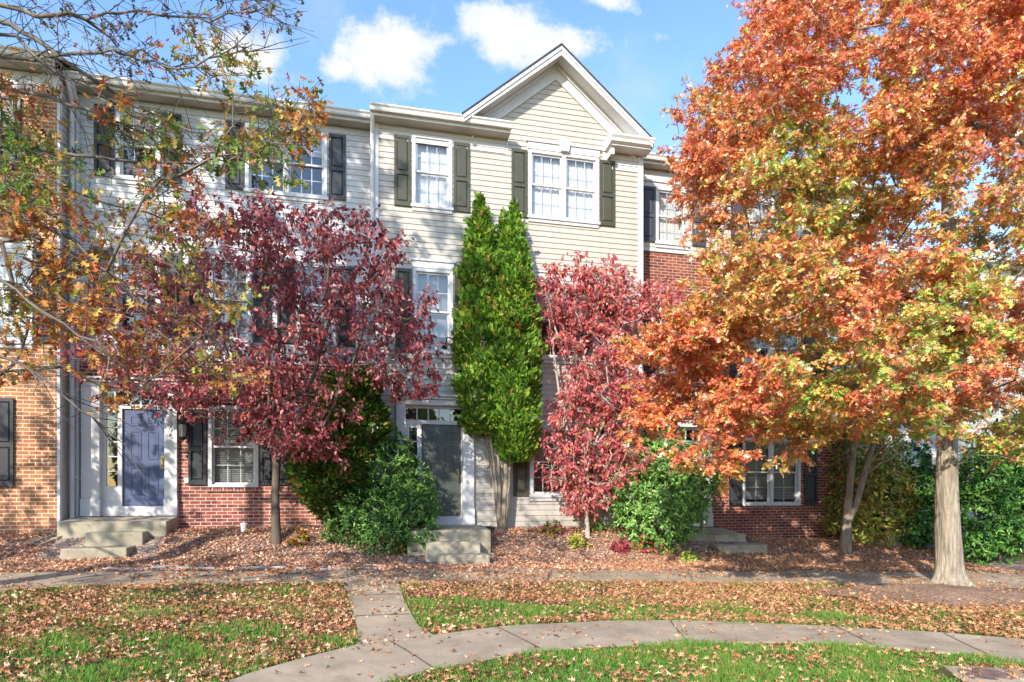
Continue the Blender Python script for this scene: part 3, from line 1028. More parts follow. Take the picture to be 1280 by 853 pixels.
for w_ in winR[:-1]:
    shutter(hr, w_[0] - .40, w_[0] - .02, w_[2] + .02, w_[3] - .03, YR - .012, 'shutter_slate' if w_[2] > 7 else 'shutter_black')
    shutter(hr, w_[1] + .12, w_[1] + .50, w_[2] + .02, w_[3] - .03, YR - .012, 'shutter_slate' if w_[2] > 7 else 'shutter_black')
for w_ in winR[6:]:
    mb = MB(); x = w_[0] - .04
    while x < w_[1]:
        mb.box(x, x + .062, YR - .045, YR + .01, w_[2] - .215, w_[2] - .005); x += .072
    mb.build('brick_sill', M['brick_dark'], hr)
entry(hr, *ENT_R, 7.55, 8.62, (7.55, 7.80), 'door_green', YR, .1, 3.02, 3.3)
downspout(hr, xa + .12, YR, .6, 9.97)
shell(hr, xa, xb, YR + .03, -.1, 10.0, M['brick_dark'])

# ---- the row goes on, set further back
hq = thing('townhouse', (18, 17.5, .3), 'pale siding townhouse set back beyond the oak trunk at the right edge', 'house', 'terraced houses in the row')
xa, xb, YQ = 14.3, 24.5, 17.2
winQ = [(15.2, 16.2, 1.2, 2.9), (18.2, 19.9, 1.2, 2.9), (15.2, 16.2, 4.4, 6.0), (18.2, 19.9, 4.4, 6.0), (15.2, 16.2, 7.3, 8.7), (18.2, 19.9, 7.3, 8.7)]
b = MB(); siding(b, xa, xb, .0, 9.2, winQ, YQ, z_ref=0); b.build('siding', M['ivory_siding'], hq)
gutter(hq, xa, xb, YQ, 9.4, .42)
gable_free_roof(hq, xa, xb, YQ, 9.4, .42)
for w_ in winQ:
    window(hq, *w_, YQ, 1 if w_[1] - w_[0] < 1.3 else 2, 3, 2, inside='blind', drop=.5)
    shutter(hq, w_[0] - .40, w_[0] - .03, w_[2], w_[3], YQ, 'shutter_black')
    shutter(hq, w_[1] + .03, w_[1] + .40, w_[2], w_[3], YQ, 'shutter_black')
shell(hq, xa, xb, YQ + .03, -.3, 9.3, M['ivory_siding'])


# ------------------------------------------------------------------ stoops
def stoop(label, landing, steps, zb):
    x0, x1, yf, yw, zf, zw = landing
    t = thing('concrete_stoop', ((x0 + x1) / 2, (yf + yw) / 2, zb), label, 'steps', 'front door stoops')
    mb = MB()
    mb.extr([(yf, zb), (yw, zb), (yw, zw), (yf, zf)], 'x', x0, x1)
    mb.build('landing', M['concrete'], t, bevel=.018)
    for (a, b_, ya, yb, z) in steps:
        m2 = MB(); m2.box(a, b_, ya, yb, zb - .2, z); m2.build('step', M['concrete'], t, bevel=.05 if z < .47 and a < 2 else .02)
    return t


stoop('pale concrete stoop with two steps under the blue door', (-5.60, -3.70, 13.84, YL - .125, 1.115, 1.19), [(-5.0, -4.02, 13.5, 13.838, .935), (-5.2, -4.13, 12.98, 13.498, .68)], .35)
stoop('shaded concrete stoop with a rounded bottom step under the dark green door', (.95, 2.68, 13.15, YM - .125, .90, .955), [(1.3, 2.40, 12.84, 13.148, .69), (1.52, 2.52, 12.42, 12.86, .46)], .2)
stoop('low concrete stoop beside the right green bush below the brick wall', (7.15, 9.1, 13.75, YR - .125, .67, .78), [(8.15, 9.34, 13.25, 13.748, .46)], -.05)
p = G(1240, 702)
stoop('flat concrete step half hidden behind the oak trunk at the right edge', (12.3, 13.9, 14.0, YR - .125, float(H(13, 14.0)) + .08, float(H(13, 14.0)) + .11), [], -.3)

# ------------------------------------------------------------------ small things
p = G(305, 664)
mb = MB()
mb.tube([(p.x, p.y, p.z - .05), (p.x, p.y, p.z + .12)], .06, 14)
mb.tube([(p.x, p.y, p.z + .1205), (p.x, p.y, p.z + .15), (p.x, p.y, p.z + .165)], [.072, .072, .055], 14)
mb.tube([(p.x, p.y, p.z + .1655), (p.x, p.y, p.z + .19)], .025, 4)
tag(mb.build('cleanout_pipe', M['plastic_white']), 'small white capped pipe standing in the mulch by the brick wall', 'pipe')
p = G(604, 663)
mb = MB()
mb.extr([(p.x - .22, p.z - .02), (p.x + .22, p.z - .02), (p.x + .25, p.z + .07), (p.x - .25, p.z + .07)], 'y', p.y - .1, p.y + .25)
mb.box(p.x - .18, p.x + .18, p.y - .06, p.y + .2, p.z + .0705, p.z + .085)
tag(mb.build('drain_box', M['rubber'], bevel=.01), 'black plastic box on the ground between the stoop and the conifer trunks', 'box')
p0, p1 = G(44, 683), G(74, 671)
d = (p1 - p0); d.z = 0; d.normalize(); nrm = Vector((-d.y, d.x, 0))
mb = MB()
L_ = .5
for (o, hgt) in ((-.10, .06), (.085, .06)):
    a = p0 + nrm * o
    for q0, q1 in ((a, a + d * L_),):
        n2 = nrm * .022
        z0, z1 = float(H(q0.x, q0.y)), float(H(q1.x, q1.y))
        V = [(q0 - n2, z0), (q0 + n2, z0), (q1 + n2, z1), (q1 - n2, z1)]
        i = len(mb.v)
        mb.v += [(v.x, v.y, z - .02) for v, z in V] + [(v.x, v.y, z + hgt) for v, z in V]
        for qd in ((0, 3, 2, 1), (4, 5, 6, 7), (0, 1, 5, 4), (1, 2, 6, 5), (2, 3, 7, 6), (3, 0, 4, 7)): mb.f.append(tuple(i + k for k in qd))
i = len(mb.v)
V = [p0 - nrm * .078, p0 + nrm * .063, p0 + nrm * .063 + d * L_, p0 - nrm * .078 + d * L_]
mb.v += [(v.x, v.y, float(H(v.x, v.y)) - .01) for v in V] + [(v.x, v.y, float(H(v.x, v.y)) + .02) for v in V]
for qd in ((0, 3, 2, 1), (4, 5, 6, 7), (0, 1, 5, 4), (1, 2, 6, 5), (2, 3, 7, 6), (3, 0, 4, 7)): mb.f.append(tuple(i + k for k in qd))
tag(mb.build('splash_block', M['concrete']), 'trough shaped concrete splash block in the leaves beside the left stoop', 'splash block')
# utility cover in the grass, lower right
p = G(1232, 846)
t = thing('utility_cover', p, 'rusty oval utility cover on a concrete pad in the lower right grass', 'manhole')
mb = MB()
pad = [G(1178, 834), G(1300, 838), G(1360, 875), G(1215, 862)]
mb.poly([(v.x, v.y, v.z + .016) for v in pad])
mb.poly([(v.x, v.y, v.z - .05) for v in pad])
for k in range(4):
    a, b_ = pad[k], pad[(k + 1) % 4]
    mb.quad((a.x, a.y, a.z + .016), (b_.x, b_.y, b_.z + .016), (b_.x, b_.y, b_.z - .05), (a.x, a.y, a.z - .05))
mb.build('pad', M['path'], t)
mb = MB()
q = G(1232, 846)
mb.tube([(q.x, q.y, q.z + .012), (q.x, q.y, q.z + .03)], .22, 28)
for k in range(5):
    mb.box(q.x - .15, q.x + .15, q.y - .13 + k * .06, q.y - .11 + k * .06, q.z + .0302, q.z + .036)
mb.build('cover', M['iron'], t)
# broken row of pale edging stones
pts = [G(x, 712.5 + .6 * math.sin(x * .05)) for x in np.linspace(140, 470, 23)]
first = None
for i, p in enumerate(pts):
    if i in (9, 10, 15, 17, 20): continue
    if first is None:
        mb = MB()
        L2, W2, h2 = .155, .05, .05
        mb.extr([(-L2, -W2), (L2 * .9, -W2 * 1.1), (L2, W2), (-L2 * .95, W2 * .9)], 'z', -.04, h2)
        first = mb.build('edging_stone', M['stone'], bevel=.012)
        o = first
    else:
        o = first.copy(); COL.objects.link(o)
    o.location = (p.x, p.y, p.z + random.uniform(-.015, .01))
    o.rotation_euler = (random.uniform(-.06, .06), random.uniform(-.06, .06), random.uniform(-.12, .12))
    o.scale = (random.uniform(.75, 1.05), 1, 1)
    tag(o, 'low pale edging stone in the broken row along the mulch bed', 'edging', 'edging stones along the mulch bed')


# ------------------------------------------------------------------ foliage
def half(pts): return pts


LEAF = {
    'oak': [(0, 0), (.36, .06), (.06, .24), (.54, .50), (.07, .50), (.30, .88), (0, 1)],
    'dogwood': [(0, 0), (.22, .22), (.27, .52), (.12, .85), (0, 1)],
    'laurel': [(0, 0), (.13, .28), (.14, .6), (0, 1)],
    'spray': [(0, 0), (.20, .22), (.10, .34), (.30, .55), (.14, .66), (.18, .9), (0, 1)],
    'litter': [(0, 0), (.32, .08), (.08, .28), (.48, .5), (.10, .56), (0, 1)],
}


def scatter(name, kind, pos, axis, nrm, size, cols, mat, parent=None, fold=.25, curl=.15, width=1.0):
    """thousands of small folded leaves as one mesh"""
    off = np.array(list(parent['_o'])) if parent is not None else np.zeros(3)
    hp = np.array(LEAF[kind], float)
    mid = hp[[0, -1]]
    n = len(pos)
    tpl = np.concatenate([hp, hp[1:-1] * [-1, 1]])
    k = len(hp)
    faceA = list(range(k))
    faceB = [0] + [k + i for i in range(k - 2)] + [k - 1]
    faceB = faceB[::-1]
    t = axis / (np.linalg.norm(axis, axis=1, keepdims=True) + 1e-9)
    nn = nrm - t * np.sum(nrm * t, 1, keepdims=True)
    nn /= (np.linalg.norm(nn, axis=1, keepdims=True) + 1e-9)
    s = np.cross(t, nn)
    sz = np.asarray(size)[:, None, None]
    x = tpl[None, :, 0:1] * width; y = tpl[None, :, 1:2]
    V = pos[:, None, :] + sz * (x * s[:, None, :] + y * t[:, None, :] + (fold * np.abs(x) - curl * y * y) * nn[:, None, :])
    V = (V - off).reshape(-1, 3)
    nv = len(tpl)
    base = (np.arange(n) * nv)[:, None]
    idx = np.concatenate([base + np.array(faceA), base + np.array(faceB)], 1).ravel().astype(np.int32)
    me = bpy.data.meshes.new(name)
    me.vertices.add(len(V)); me.vertices.foreach_set('co', V.astype(np.float32).ravel())
    me.loops.add(len(idx)); me.loops.foreach_set('vertex_index', idx)
    me.polygons.add(2 * n)
    me.polygons.foreach_set('loop_start', (np.arange(2 * n) * k).astype(np.int32))
    me.update(calc_edges=True)
    at = me.attributes.new('leaf_colour', 'FLOAT_COLOR', 'FACE')
    cc = np.concatenate([cols, np.ones((n, 1))], 1)
    at.data.foreach_set('color', np.repeat(cc, 2, axis=0).astype(np.float32).ravel())
    me.materials.append(mat)
    o = bpy.data.objects.new(name, me)
    COL.objects.link(o)
    if parent is not None: o.parent = parent
    o['_o'] = list(off)
    return o


def palette(names, k=1.0): return np.array([lin(h, k) for h in names])


def pick(pal, n, w=None, jit=.18):
    w = np.array(w, float) if w is not None else np.ones(len(pal))
    i = RNG.choice(len(pal), n, p=w / w.sum())
    c = pal[i] * (1 + RNG.normal(0, jit, (n, 1)))
    return np.clip(c * (1 + RNG.normal(0, .06, (n, 3))), .004, .9)


class Tree:
    """skeleton that grows towards leaf clumps; radius from the number of clumps it carries"""
    def __init__(self, pts, radii):
        self.p = [np.array(q, float) for q in pts]
        self.par = [i - 1 for i in range(len(pts))]
        self.minr = list(radii)
        self.trunk_n = len(pts)
        self.load = [0.0] * len(pts)
    def chain(self, start, pts, radii):
        prev = start
        ids = []
        for q, r in zip(pts, radii):
            self.p.append(np.array(q, float)); self.par.append(prev); self.minr.append(r); self.load.append(0.0)
            prev = len(self.p) - 1
            ids.append(prev)
        return ids
    def nearest(self, q): return int(np.argmin([np.sum((a - np.array(q)) ** 2) for a in self.p]))
    def grow(self, q, root, seg=.45, sag=.05, only=None, up=.35, straight=.25):
        q = np.array(q, float)
        A = np.array(self.p)
        d = np.linalg.norm(A - q, axis=1)
        root_d = np.linalg.norm(A - root, axis=1)
        dq = np.linalg.norm(q - root)
        cost = d + straight * root_d + np.where(A[:, 2] > q[2] + .2, up * (A[:, 2] - q[2]), 0) + np.where(root_d > dq + .1, 3.0, 0)
        if only is not None: cost[:only] += 50
        i = int(np.argmin(cost))
        L = d[i]
        n = max(1, int(L / seg))
        a = self.p[i]
        prev = i
        dirp = a - self.p[self.par[i]] if self.par[i] >= 0 else np.array([0, 0, 1.0])
        dirp = dirp / (np.linalg.norm(dirp) + 1e-6)
        for k in range(1, n + 1):
            f = k / n
            c = a + (q - a) * f + dirp * L * .22 * math.sin(math.pi * f) * (1 - f) + RNG.normal(0, .035, 3) * (f < 1) * min(1, L)
            c[2] += sag * L * math.sin(math.pi * f)
            self.p.append(c); self.par.append(prev); self.minr.append(0.0); self.load.append(0.0)
            prev = len(self.p) - 1
        j = prev
        while j >= 0:
            self.load[j] += 1; j = self.par[j]
        return prev
    def mesh(self, rtip=.007, power=.48, rmax=9, sides=6, skip=0):
        mb = MB()
        R_ = [max(self.minr[i], min(rmax, rtip * max(1, self.load[i]) ** power)) for i in range(len(self.p))]
        kids = {}
        for i, p_ in enumerate(self.par): kids.setdefault(p_, []).append(i)
        # follow chains so that tubes are continuous
        stack = [(k, None) for k in kids.get(-1, [])]
        while stack:
            i, prev = stack.pop()
            pts, rr = [], []
            if prev is not None:
                pts.append(self.p[prev]); rr.append(min(R_[prev], R_[i] * 1.25))
            cur = i
            while True:
                pts.append(self.p[cur]); rr.append(R_[cur])
                ch = kids.get(cur, [])
                if not ch: break
                ch = sorted(ch, key=lambda c_: -max(self.load[c_], self.minr[c_] * 500))
                for c_ in ch[1:]: stack.append((c_, cur))
                cur = ch[0]
            if len(pts) > 1:
                s_ = sides if max(rr) > .03 else 4
                mb.tube(pts, rr, s_, cap=False)
        return mb


def clump_leaves(centers, rad, n_each, twigs, leaf_len, droop=0.0, up=.6, flat=.6, outward=None, tipw=1.0):
    """leaves set along short twigs that radiate from each clump centre; returns leaves and twig lines"""
    P, A, N, ID, TW = [], [], [], [], []
    for ci, (c, r, n) in enumerate(zip(centers, rad, n_each)):
        c = np.array(c, float)
        D = RNG.normal(0, 1, (twigs, 3)); D[:, 2] *= flat; D[:, 2] += .12
        if outward is not None: D += outward[ci] * .8
        D /= np.linalg.norm(D, axis=1, keepdims=True)
        Ls = r * RNG.uniform(.55, 1.15, twigs)
        st = c + RNG.normal(0, r * .12, (twigs, 3))
        for d_, l_, s_ in zip(D, Ls, st): TW.append((s_, s_ + d_ * l_ * .5 + np.array([0, 0, .03 * l_]), s_ + d_ * l_))
        n = int(n)
        k = RNG.integers(0, twigs, n)
        f = RNG.uniform(.12, 1.0, n) ** (1 / (1 + tipw))
        p = st[k] + D[k] * (Ls[k] * f)[:, None] + RNG.normal(0, leaf_len * .35, (n, 3))
        a = D[k] * .7 + RNG.normal(0, .6, (n, 3)); a[:, 2] -= droop
        nn = RNG.normal(0, .55, (n, 3)) + np.array(SUN_DIR) * .55; nn[:, 2] += up * .7
        P.append(p); A.append(a); N.append(nn); ID.append(np.full(n, ci))
    return np.concatenate(P), np.concatenate(A), np.concatenate(N), np.concatenate(ID), TW


def twig_mesh(mb, TW, r0=.006, r1=.002, keep=1.0):
    for a, b, c in TW:
        if keep < 1 and RNG.random() > keep: continue
        mb.tube([a, b, c], [r0, (r0 + r1) / 2, r1], 3, cap=False)


def sample_poly(poly, n, spread=0):
    xs_ = [p[0] for p in poly]; ys_ = [p[1] for p in poly]
    out = []
    while len(out) < n:
        x = RNG.uniform(min(xs_), max(xs_), 200); y = RNG.uniform(min(ys_), max(ys_), 200)
        m_ = in_poly(x, y, poly)
        for q in np.stack([x[m_], y[m_]], -1):
            if spread and any((q[0] - o[0]) ** 2 + (q[1] - o[1]) ** 2 < spread ** 2 for o in out[-400:]) and RNG.random() < .9: continue
            out.append(tuple(q))
            if len(out) >= n: break
    return out


# ---- big orange oak, right
base = G(1188, 731)
oak_base = np.array(base)
t_oak = thing('oak_tree', base, 'large orange and red oak with a pale grey trunk at the right edge', 'tree')
tr = Tree([base + Vector((0, 0, -.15)), base + Vector((.0, 0, .05)), base + Vector((-.01, 0, .35)), base + Vector((-.03, .02, 1.0)), base + Vector((-.06, .02, 2.0)), base + Vector((-.05, .05, 3.2)), base + Vector((0, .1, 5.0)), base + Vector((.05, .1, 7.5)), base + Vector((0, .05, 10)), base + Vector((.05, 0, 12.6))],
          [.2, .2, .19, .17, .16, .155, .135, .105, .06, .02])
OUT = [(985, -60), (960, 0), (955, 35), (930, 60), (905, 75), (898, 105), (875, 130), (862, 160), (850, 180), (856, 205), (858, 232), (872, 262), (892, 300), (896, 345), (870, 385), (830, 405), (815, 430), (830, 460), (825, 490), (800, 520), (805, 545), (850, 545), (900, 560), (950, 545), (975, 530), (1010, 560), (1060, 545), (1110, 545), (1150, 552), (1200, 570), (1260, 575), (1330, 590), (1800, 600), (1800, -700), (985, -700)]


def oak_radius(z):
    h = z - oak_base[2]
    return float(np.interp(h, [1.9, 2.6, 3.6, 5, 7, 9, 11, 13.2], [3.2, 5.2, 5.7, 5.5, 4.9, 4.2, 3.0, .6]))


cl = []
tries = 0
while len(cl) < 210 and tries < 40000:
    tries += 1
    h = RNG.uniform(1.9, 13.2)
    if RNG.random() > oak_radius(oak_base[2] + h) / 5.5: continue
    rr = oak_radius(oak_base[2] + h) * RNG.uniform(.25, 1.0) ** .55
    th = RNG.uniform(0, 2 * math.pi)
    q = np.array([oak_base[0] + rr * math.cos(th), oak_base[1] + rr * math.sin(th), oak_base[2] + h + .10 * (rr - 2)])
    if q[1] > 14.2 or q[2] < oak_base[2] + 1.7: continue
    pr = project(q)
    if pr[2] < 4.0: continue
    if not in_poly(np.array([pr[0]]), np.array([pr[1]]), OUT)[0]: continue
    # thin holes where the photograph shows sky and the house through the crown
    hole = False
    for hx, hy, hr_ in ((1075, 125, 30), (1105, 35, 34), (960, 262, 40), (1235, 215, 44), (1245, 330, 38), (1080, 245, 28), (935, 445, 36), (1040, 448, 38), (1130, 300, 34), (1188, 250, 36), (1030, 20, 22), (1180, 90, 22)):
        if math.hypot(pr[0] - hx, pr[1] - hy) < hr_ + 10: hole = True
    if hole: continue
    front = pr[0] > 1420 or pr[1] < -120 or q[1] > oak_base[1] + 1.5
    if front and RNG.random() < .45: continue
    cl.append(q)
HOLES = ((1075, 125, 20), (1105, 35, 22), (962, 264, 26), (1225, 215, 24), (1245, 330, 28), (1080, 245, 16), (935, 445, 26), (1040, 448, 30), (1130, 300, 22), (1190, 250, 24))
VIS = [(max(0, x) if x > 1290 else x, y) for x, y in OUT]
VIS = [(985, -40), (960, 0), (955, 35), (930, 60), (905, 75), (898, 105), (876, 130), (864, 160), (852, 180), (858, 205), (862, 232), (878, 262), (898, 300), (902, 345), (880, 385), (840, 410), (825, 440), (860, 470), (880, 500), (940, 520), (975, 520), (1010, 545), (1060, 535), (1110, 535), (1150, 540), (1200, 555), (1260, 560), (1310, 570), (1310, -40)]
for (x, y) in sample_poly(VIS, 430, 26):
    if any(math.hypot(x - a, y - b_) < r + 6 for a, b_, r in HOLES): continue
    z_ = CZ + 10.0 * (HY - y) / FPX
    rr = oak_radius(max(z_, oak_base[2] + 2.2))
    q0 = np.array(atD(x, y, float(project(oak_base)[2])))
    off_ = min(1, abs(x - 1188) / 80 / max(.6, rr))
    q = np.array(atD(x, y, float(project(oak_base)[2]) + RNG.uniform(-.92, .35) * rr * math.sqrt(max(.05, 1 - off_ ** 2))))
    if q[1] < 14.0: cl.append(q)
# explicit low sprays at the left side of the crown, and along the lower edge
for px, py, D in [(812, 520, 10.6), (818, 500, 10.8), (840, 480, 10.6), (870, 490, 10.4), (830, 505, 10.5), (880, 515, 10.2), (905, 535, 10.0), (920, 520, 9.8), (806, 535, 10.6), (860, 530, 10.2), (835, 492, 10.6), (845, 515, 10.4), (822, 412, 10.2), (840, 425, 10.0), (815, 432, 10.4), (860, 440, 9.6),
                  (945, 510, 9), (975, 520, 9), (915, 490, 9), (950, 480, 9), (895, 575, 9.4), (885, 560, 9.3), (890, 590, 9.6), (1000, 540, 9.5), (1020, 525, 9.2), (1195, 500, 8.7), (1170, 520, 8.9), (1230, 520, 8.6), (1270, 530, 8.6), (1150, 535, 9.3), (1260, 560, 9.0), (1100, 520, 9.2), (1120, 500, 9.0), (870, 402, 9.8), (895, 372, 9.8), (860, 415, 9.4), (890, 420, 9.2), (900, 380, 9.4), (930, 400, 9),
                  (866, 230, 10.6), (880, 200, 10.4), (876, 265, 10.5), (1010, 545, 9.2), (985, 550, 9.3), (1215, 545, 8.7)]:
    cl.append(np.array(atD(px, py, D)))
# the sun reaches the foot of the trunk under the left boughs
sd_ = np.array(SUN_DIR)
def shades_trunk(q):
    for z_ in (.3, .9, 1.5):
        a = oak_base + np.array([0, 0, z_]) - q
        if np.linalg.norm(np.cross(a, sd_)) < .75 and np.dot(q - oak_base, sd_) > 0: return True
    return False
cl = [q for q in cl if not shades_trunk(q)]
cl.sort(key=lambda q: np.linalg.norm(q - (oak_base + np.array([0, 0, 3]))))
for q in cl:
    root = oak_base + np.array([0, 0, max(1.9, min(11, (q[2] - oak_base[2]) * .75))])
    tr.grow(q, root, .5, .04)
tm_ = tr.mesh(.006, .44, .055, 10)
ns_ = 84
zs_ = np.arange(-.12, 3.0, .06)
ph_ = RNG.uniform(0, 6.28, 8)
b0_ = len(tm_.v)
for z_ in zs_:
    r_ = float(np.interp(z_, [-.12, .05, .2, .4, 1.0, 2.0, 3.0], [.36, .29, .245, .222, .203, .188, .168]))
    cx_ = float(np.interp(z_, [0, 1, 2, 3.2], [0, -.03, -.06, -.05])); cy_ = .02
    for k_ in range(ns_):
        a_ = 2 * math.pi * k_ / ns_
        rid = .5 * math.sin(17 * a_ + ph_[0] + 1.6 * math.sin(z_ * 3.1 + ph_[1])) + .5 * math.sin(29 * a_ + ph_[2] + 2.2 * math.sin(z_ * 4.3 + 2 * a_)) + .4 * math.sin(11 * a_ + z_ * 9 + ph_[3])
        flare = .34 * math.exp(-max(0, z_ + .02) / .16) * max(0, math.sin(5 * a_ + ph_[4])) ** 1.5
        low_ = .05 * math.sin(2 * a_ + z_ * 1.3 + ph_[5]) + .03 * math.sin(3 * a_ - z_ * 2 + ph_[6])
        rr_ = r_ * (1 + .028 * rid + flare + low_)
        tm_.v.append((base.x + cx_ + rr_ * math.cos(a_), base.y + cy_ + rr_ * math.sin(a_), base.z + z_))
for i_ in range(len(zs_) - 1):
    for k_ in range(ns_):
        k2_ = (k_ + 1) % ns_
        tm_.f.append((b0_ + i_ * ns_ + k_, b0_ + i_ * ns_ + k2_, b0_ + (i_ + 1) * ns_ + k2_, b0_ + (i_ + 1) * ns_ + k_))
tm_.build('trunk', M['bark'], t_oak, smooth=True)
rad = RNG.uniform(.38, .72, len(cl))
prj = project(np.array(cl))
vis = (prj[:, 0] < 1400) & (prj[:, 1] > -120) & (np.array(cl)[:, 1] < oak_base[1] + 1.8)
nl = np.where(vis, 430, 50)
P, A, N, ID, TW = clump_leaves(cl, rad, nl, 12, .09, .2, .6, .36)
tm = MB(); twig_mesh(tm, TW, .006, .002, .6); tm.build('twigs', M['twig_brown'], t_oak)
pal = palette(['e6864c', 'ec9e60', 'd8704a', 'e6b060', 'dcbc60', 'b8c058', '86ae46', 'd66a58', 'f6d2b4', 'bc7050'])
zz = np.array([q[2] for q in cl]); pxs, pys = prj[:, 0], prj[:, 1]
cols = np.zeros((len(P), 3))
noise = np.sin(zz * 1.7 + pxs * .021) + np.sin(pys * .035 - pxs * .013 + 1.3)
for ci in range(len(cl)):
    m_ = ID == ci
    n = m_.sum()
    top_ = pys[ci] < 190
    g = 1 if noise[ci] > .7 else 0
    green_spot = any(math.hypot(pxs[ci] - a, pys[ci] - b_) < c_ for a, b_, c_ in ((1050, 490, 60), (1160, 425, 55), (1140, 470, 50), (1060, 60, 18), (1040, 260, 60), (1240, 330, 60), (990, 180, 50), (1240, 130, 40), (1110, 540, 50), (1250, 560, 50)))
    red_spot = any(math.hypot(pxs[ci] - a, pys[ci] - b_) < c_ for a, b_, c_ in ((1240, 150, 60), (870, 500, 90), (1000, 60, 80), (1230, 30, 80), (1090, 360, 60), (1260, 390, 50), (860, 210, 70), (1120, 500, 30), (1220, 500, 40)))
    wts = [4.2, 5, 2.2, 4.6, 4.2, 3.2, 2.2, 1.0, 2.6, 1.0]
    if top_: wts = [5, 5, 4, 3.0, 2.2, 1.4, 1.0, 2.6, 1.8, 1.6]
    if pys[ci] > 370 and pxs[ci] > 960: wts = [4, 4.6, 1.4, 3.2, 2.6, 3.8, 5.6, .7, 2.6, .5]
    if g: wts = [2.5, 4, 2, 5, 4, 2.5, 1.3, .6, 1.8, 1]
    if green_spot: wts = [1, 1.6, .6, 2, 3.4, 5, 4.6, .2, .6, .4]
    if red_spot: wts = [7, 5, 4, 1.4, .6, .2, .2, 3.5, 2, 1.5]
    cols[m_] = pick(pal, n, wts, .16)
scatter('crown', 'oak', P, A, N, RNG.uniform(.05, .088, len(P)), cols, M['leaf_oak'], t_oak, .3, .2)


# ---- big sparse oak whose boughs reach in from the left
lb = Vector((-6.95, 8.24, 0)); lb.z = float(H(lb.x, lb.y))
t_lo = thing('oak_tree', lb, 'thin leaved green and rust oak whose bare boughs reach in from the left edge', 'tree')
trl = Tree([lb + Vector((0, 0, -.1)), lb + Vector((0, 0, .3)), lb + Vector((.02, 0, 1.4)), lb + Vector((0, .03, 2.8)), lb + Vector((.05, 0, 4.2)), lb + Vector((.05, .05, 5.6)), lb + Vector((0, 0, 7.0)), lb + Vector((.05, 0, 9.5)), lb + Vector((0, 0, 15))], [.28, .22, .19, .175, .16, .14, .125, .10, .03])
LIMB = [
    ([(-90, -20), (0, 8), (70, 23), (130, 20), (200, 16), (265, 22), (320, 14)], 6.3, .05),
    ([(-90, -5), (10, 28), (60, 62), (110, 96), (150, 122), (205, 150), (240, 165)], 6.0, .055),
    ([(-80, 20), (20, 46), (70, 88), (120, 116), (175, 150), (225, 180)], 5.8, .04),
    ([(-90, 95), (30, 112), (75, 124), (120, 142), (165, 158), (215, 190)], 6.2, .045),
    ([(-90, 150), (0, 178), (60, 190), (120, 197), (180, 203), (238, 203), (275, 214), (300, 196), (335, 165), (372, 128)], 6.4, .04),
    ([(-80, 72), (40, 72), (78, 68), (140, 68), (172, 70), (225, 88), (280, 70), (330, 60)], 5.9, .03),
    ([(-90, 230), (30, 268), (90, 302), (140, 345), (185, 395), (215, 440)], 6.0, .035),
    ([(-90, 330), (0, 346), (60, 394), (120, 430), (165, 470), (185, 480)], 5.7, .035),
    ([(-90, 410), (20, 450), (60, 480), (100, 512), (134, 546)], 5.6, .022),
    ([(-80, -70), (90, -40), (200, -45), (300, -8), (355, 12)], 6.1, .035),
    ([(-80, 250), (20, 235), (90, 240), (160, 262), (225, 280), (260, 290)], 6.6, .03),
    ([(-80, 300), (40, 300), (110, 325), (160, 360), (240, 400), (290, 450)], 6.8, .028),
]
SHOOT = []
for pts, D, r0 in LIMB:
    W_ = []
    for k, (x, y) in enumerate(pts):
        W_.append(np.array(atD(x, y, D + .5 * k / len(pts) + .12 * math.sin(k * 1.7))))
    # fine resample with a little wander
    Q = []
    for a, b_ in zip(W_[:-1], W_[1:]):
        for f in (0, .33, .66): Q.append(a + (b_ - a) * f + RNG.normal(0, .018, 3))
    Q.append(W_[-1])
    hs = Q[0][2] - .9
    d0 = [abs(trl.p[i][2] - hs) for i in range(trl.trunk_n)]
    st = int(np.argmin(d0))
    a = trl.p[st]
    lead = [a + (Q[0] - a) * f + np.array([0, 0, .25 * math.sin(math.pi * f)]) for f in (.25, .5, .75)]
    allp = lead + Q
    rr = [.5 * r0 * (1 - .85 * k / (len(allp) - 1)) + .004 for k in range(len(allp))]
    ids = trl.chain(st, allp, rr)
    # bare side shoots
    for i_ in ids[4::1]:
        for _ in range(3):
            if RNG.random() < .3: continue
            d_ = RNG.normal(0, 1, 3); d_[2] = d_[2] * .5 + .1
            d_ += (trl.p[i_] - trl.p[i_ - 1]) / (np.linalg.norm(trl.p[i_] - trl.p[i_ - 1]) + 1e-6) * .9
            d_ /= np.linalg.norm(d_)
            l_ = RNG.uniform(.25, .75)
            SHOOT.append((trl.p[i_], trl.p[i_] + d_ * l_ * .5 + RNG.normal(0, .03, 3), trl.p[i_] + d_ * l_ + RNG.normal(0, .05, 3)))
LC = []       # px, py, spread, clumps, palette: 0 green, 1 rust, 2 dark small, 3 orange, 4 olive
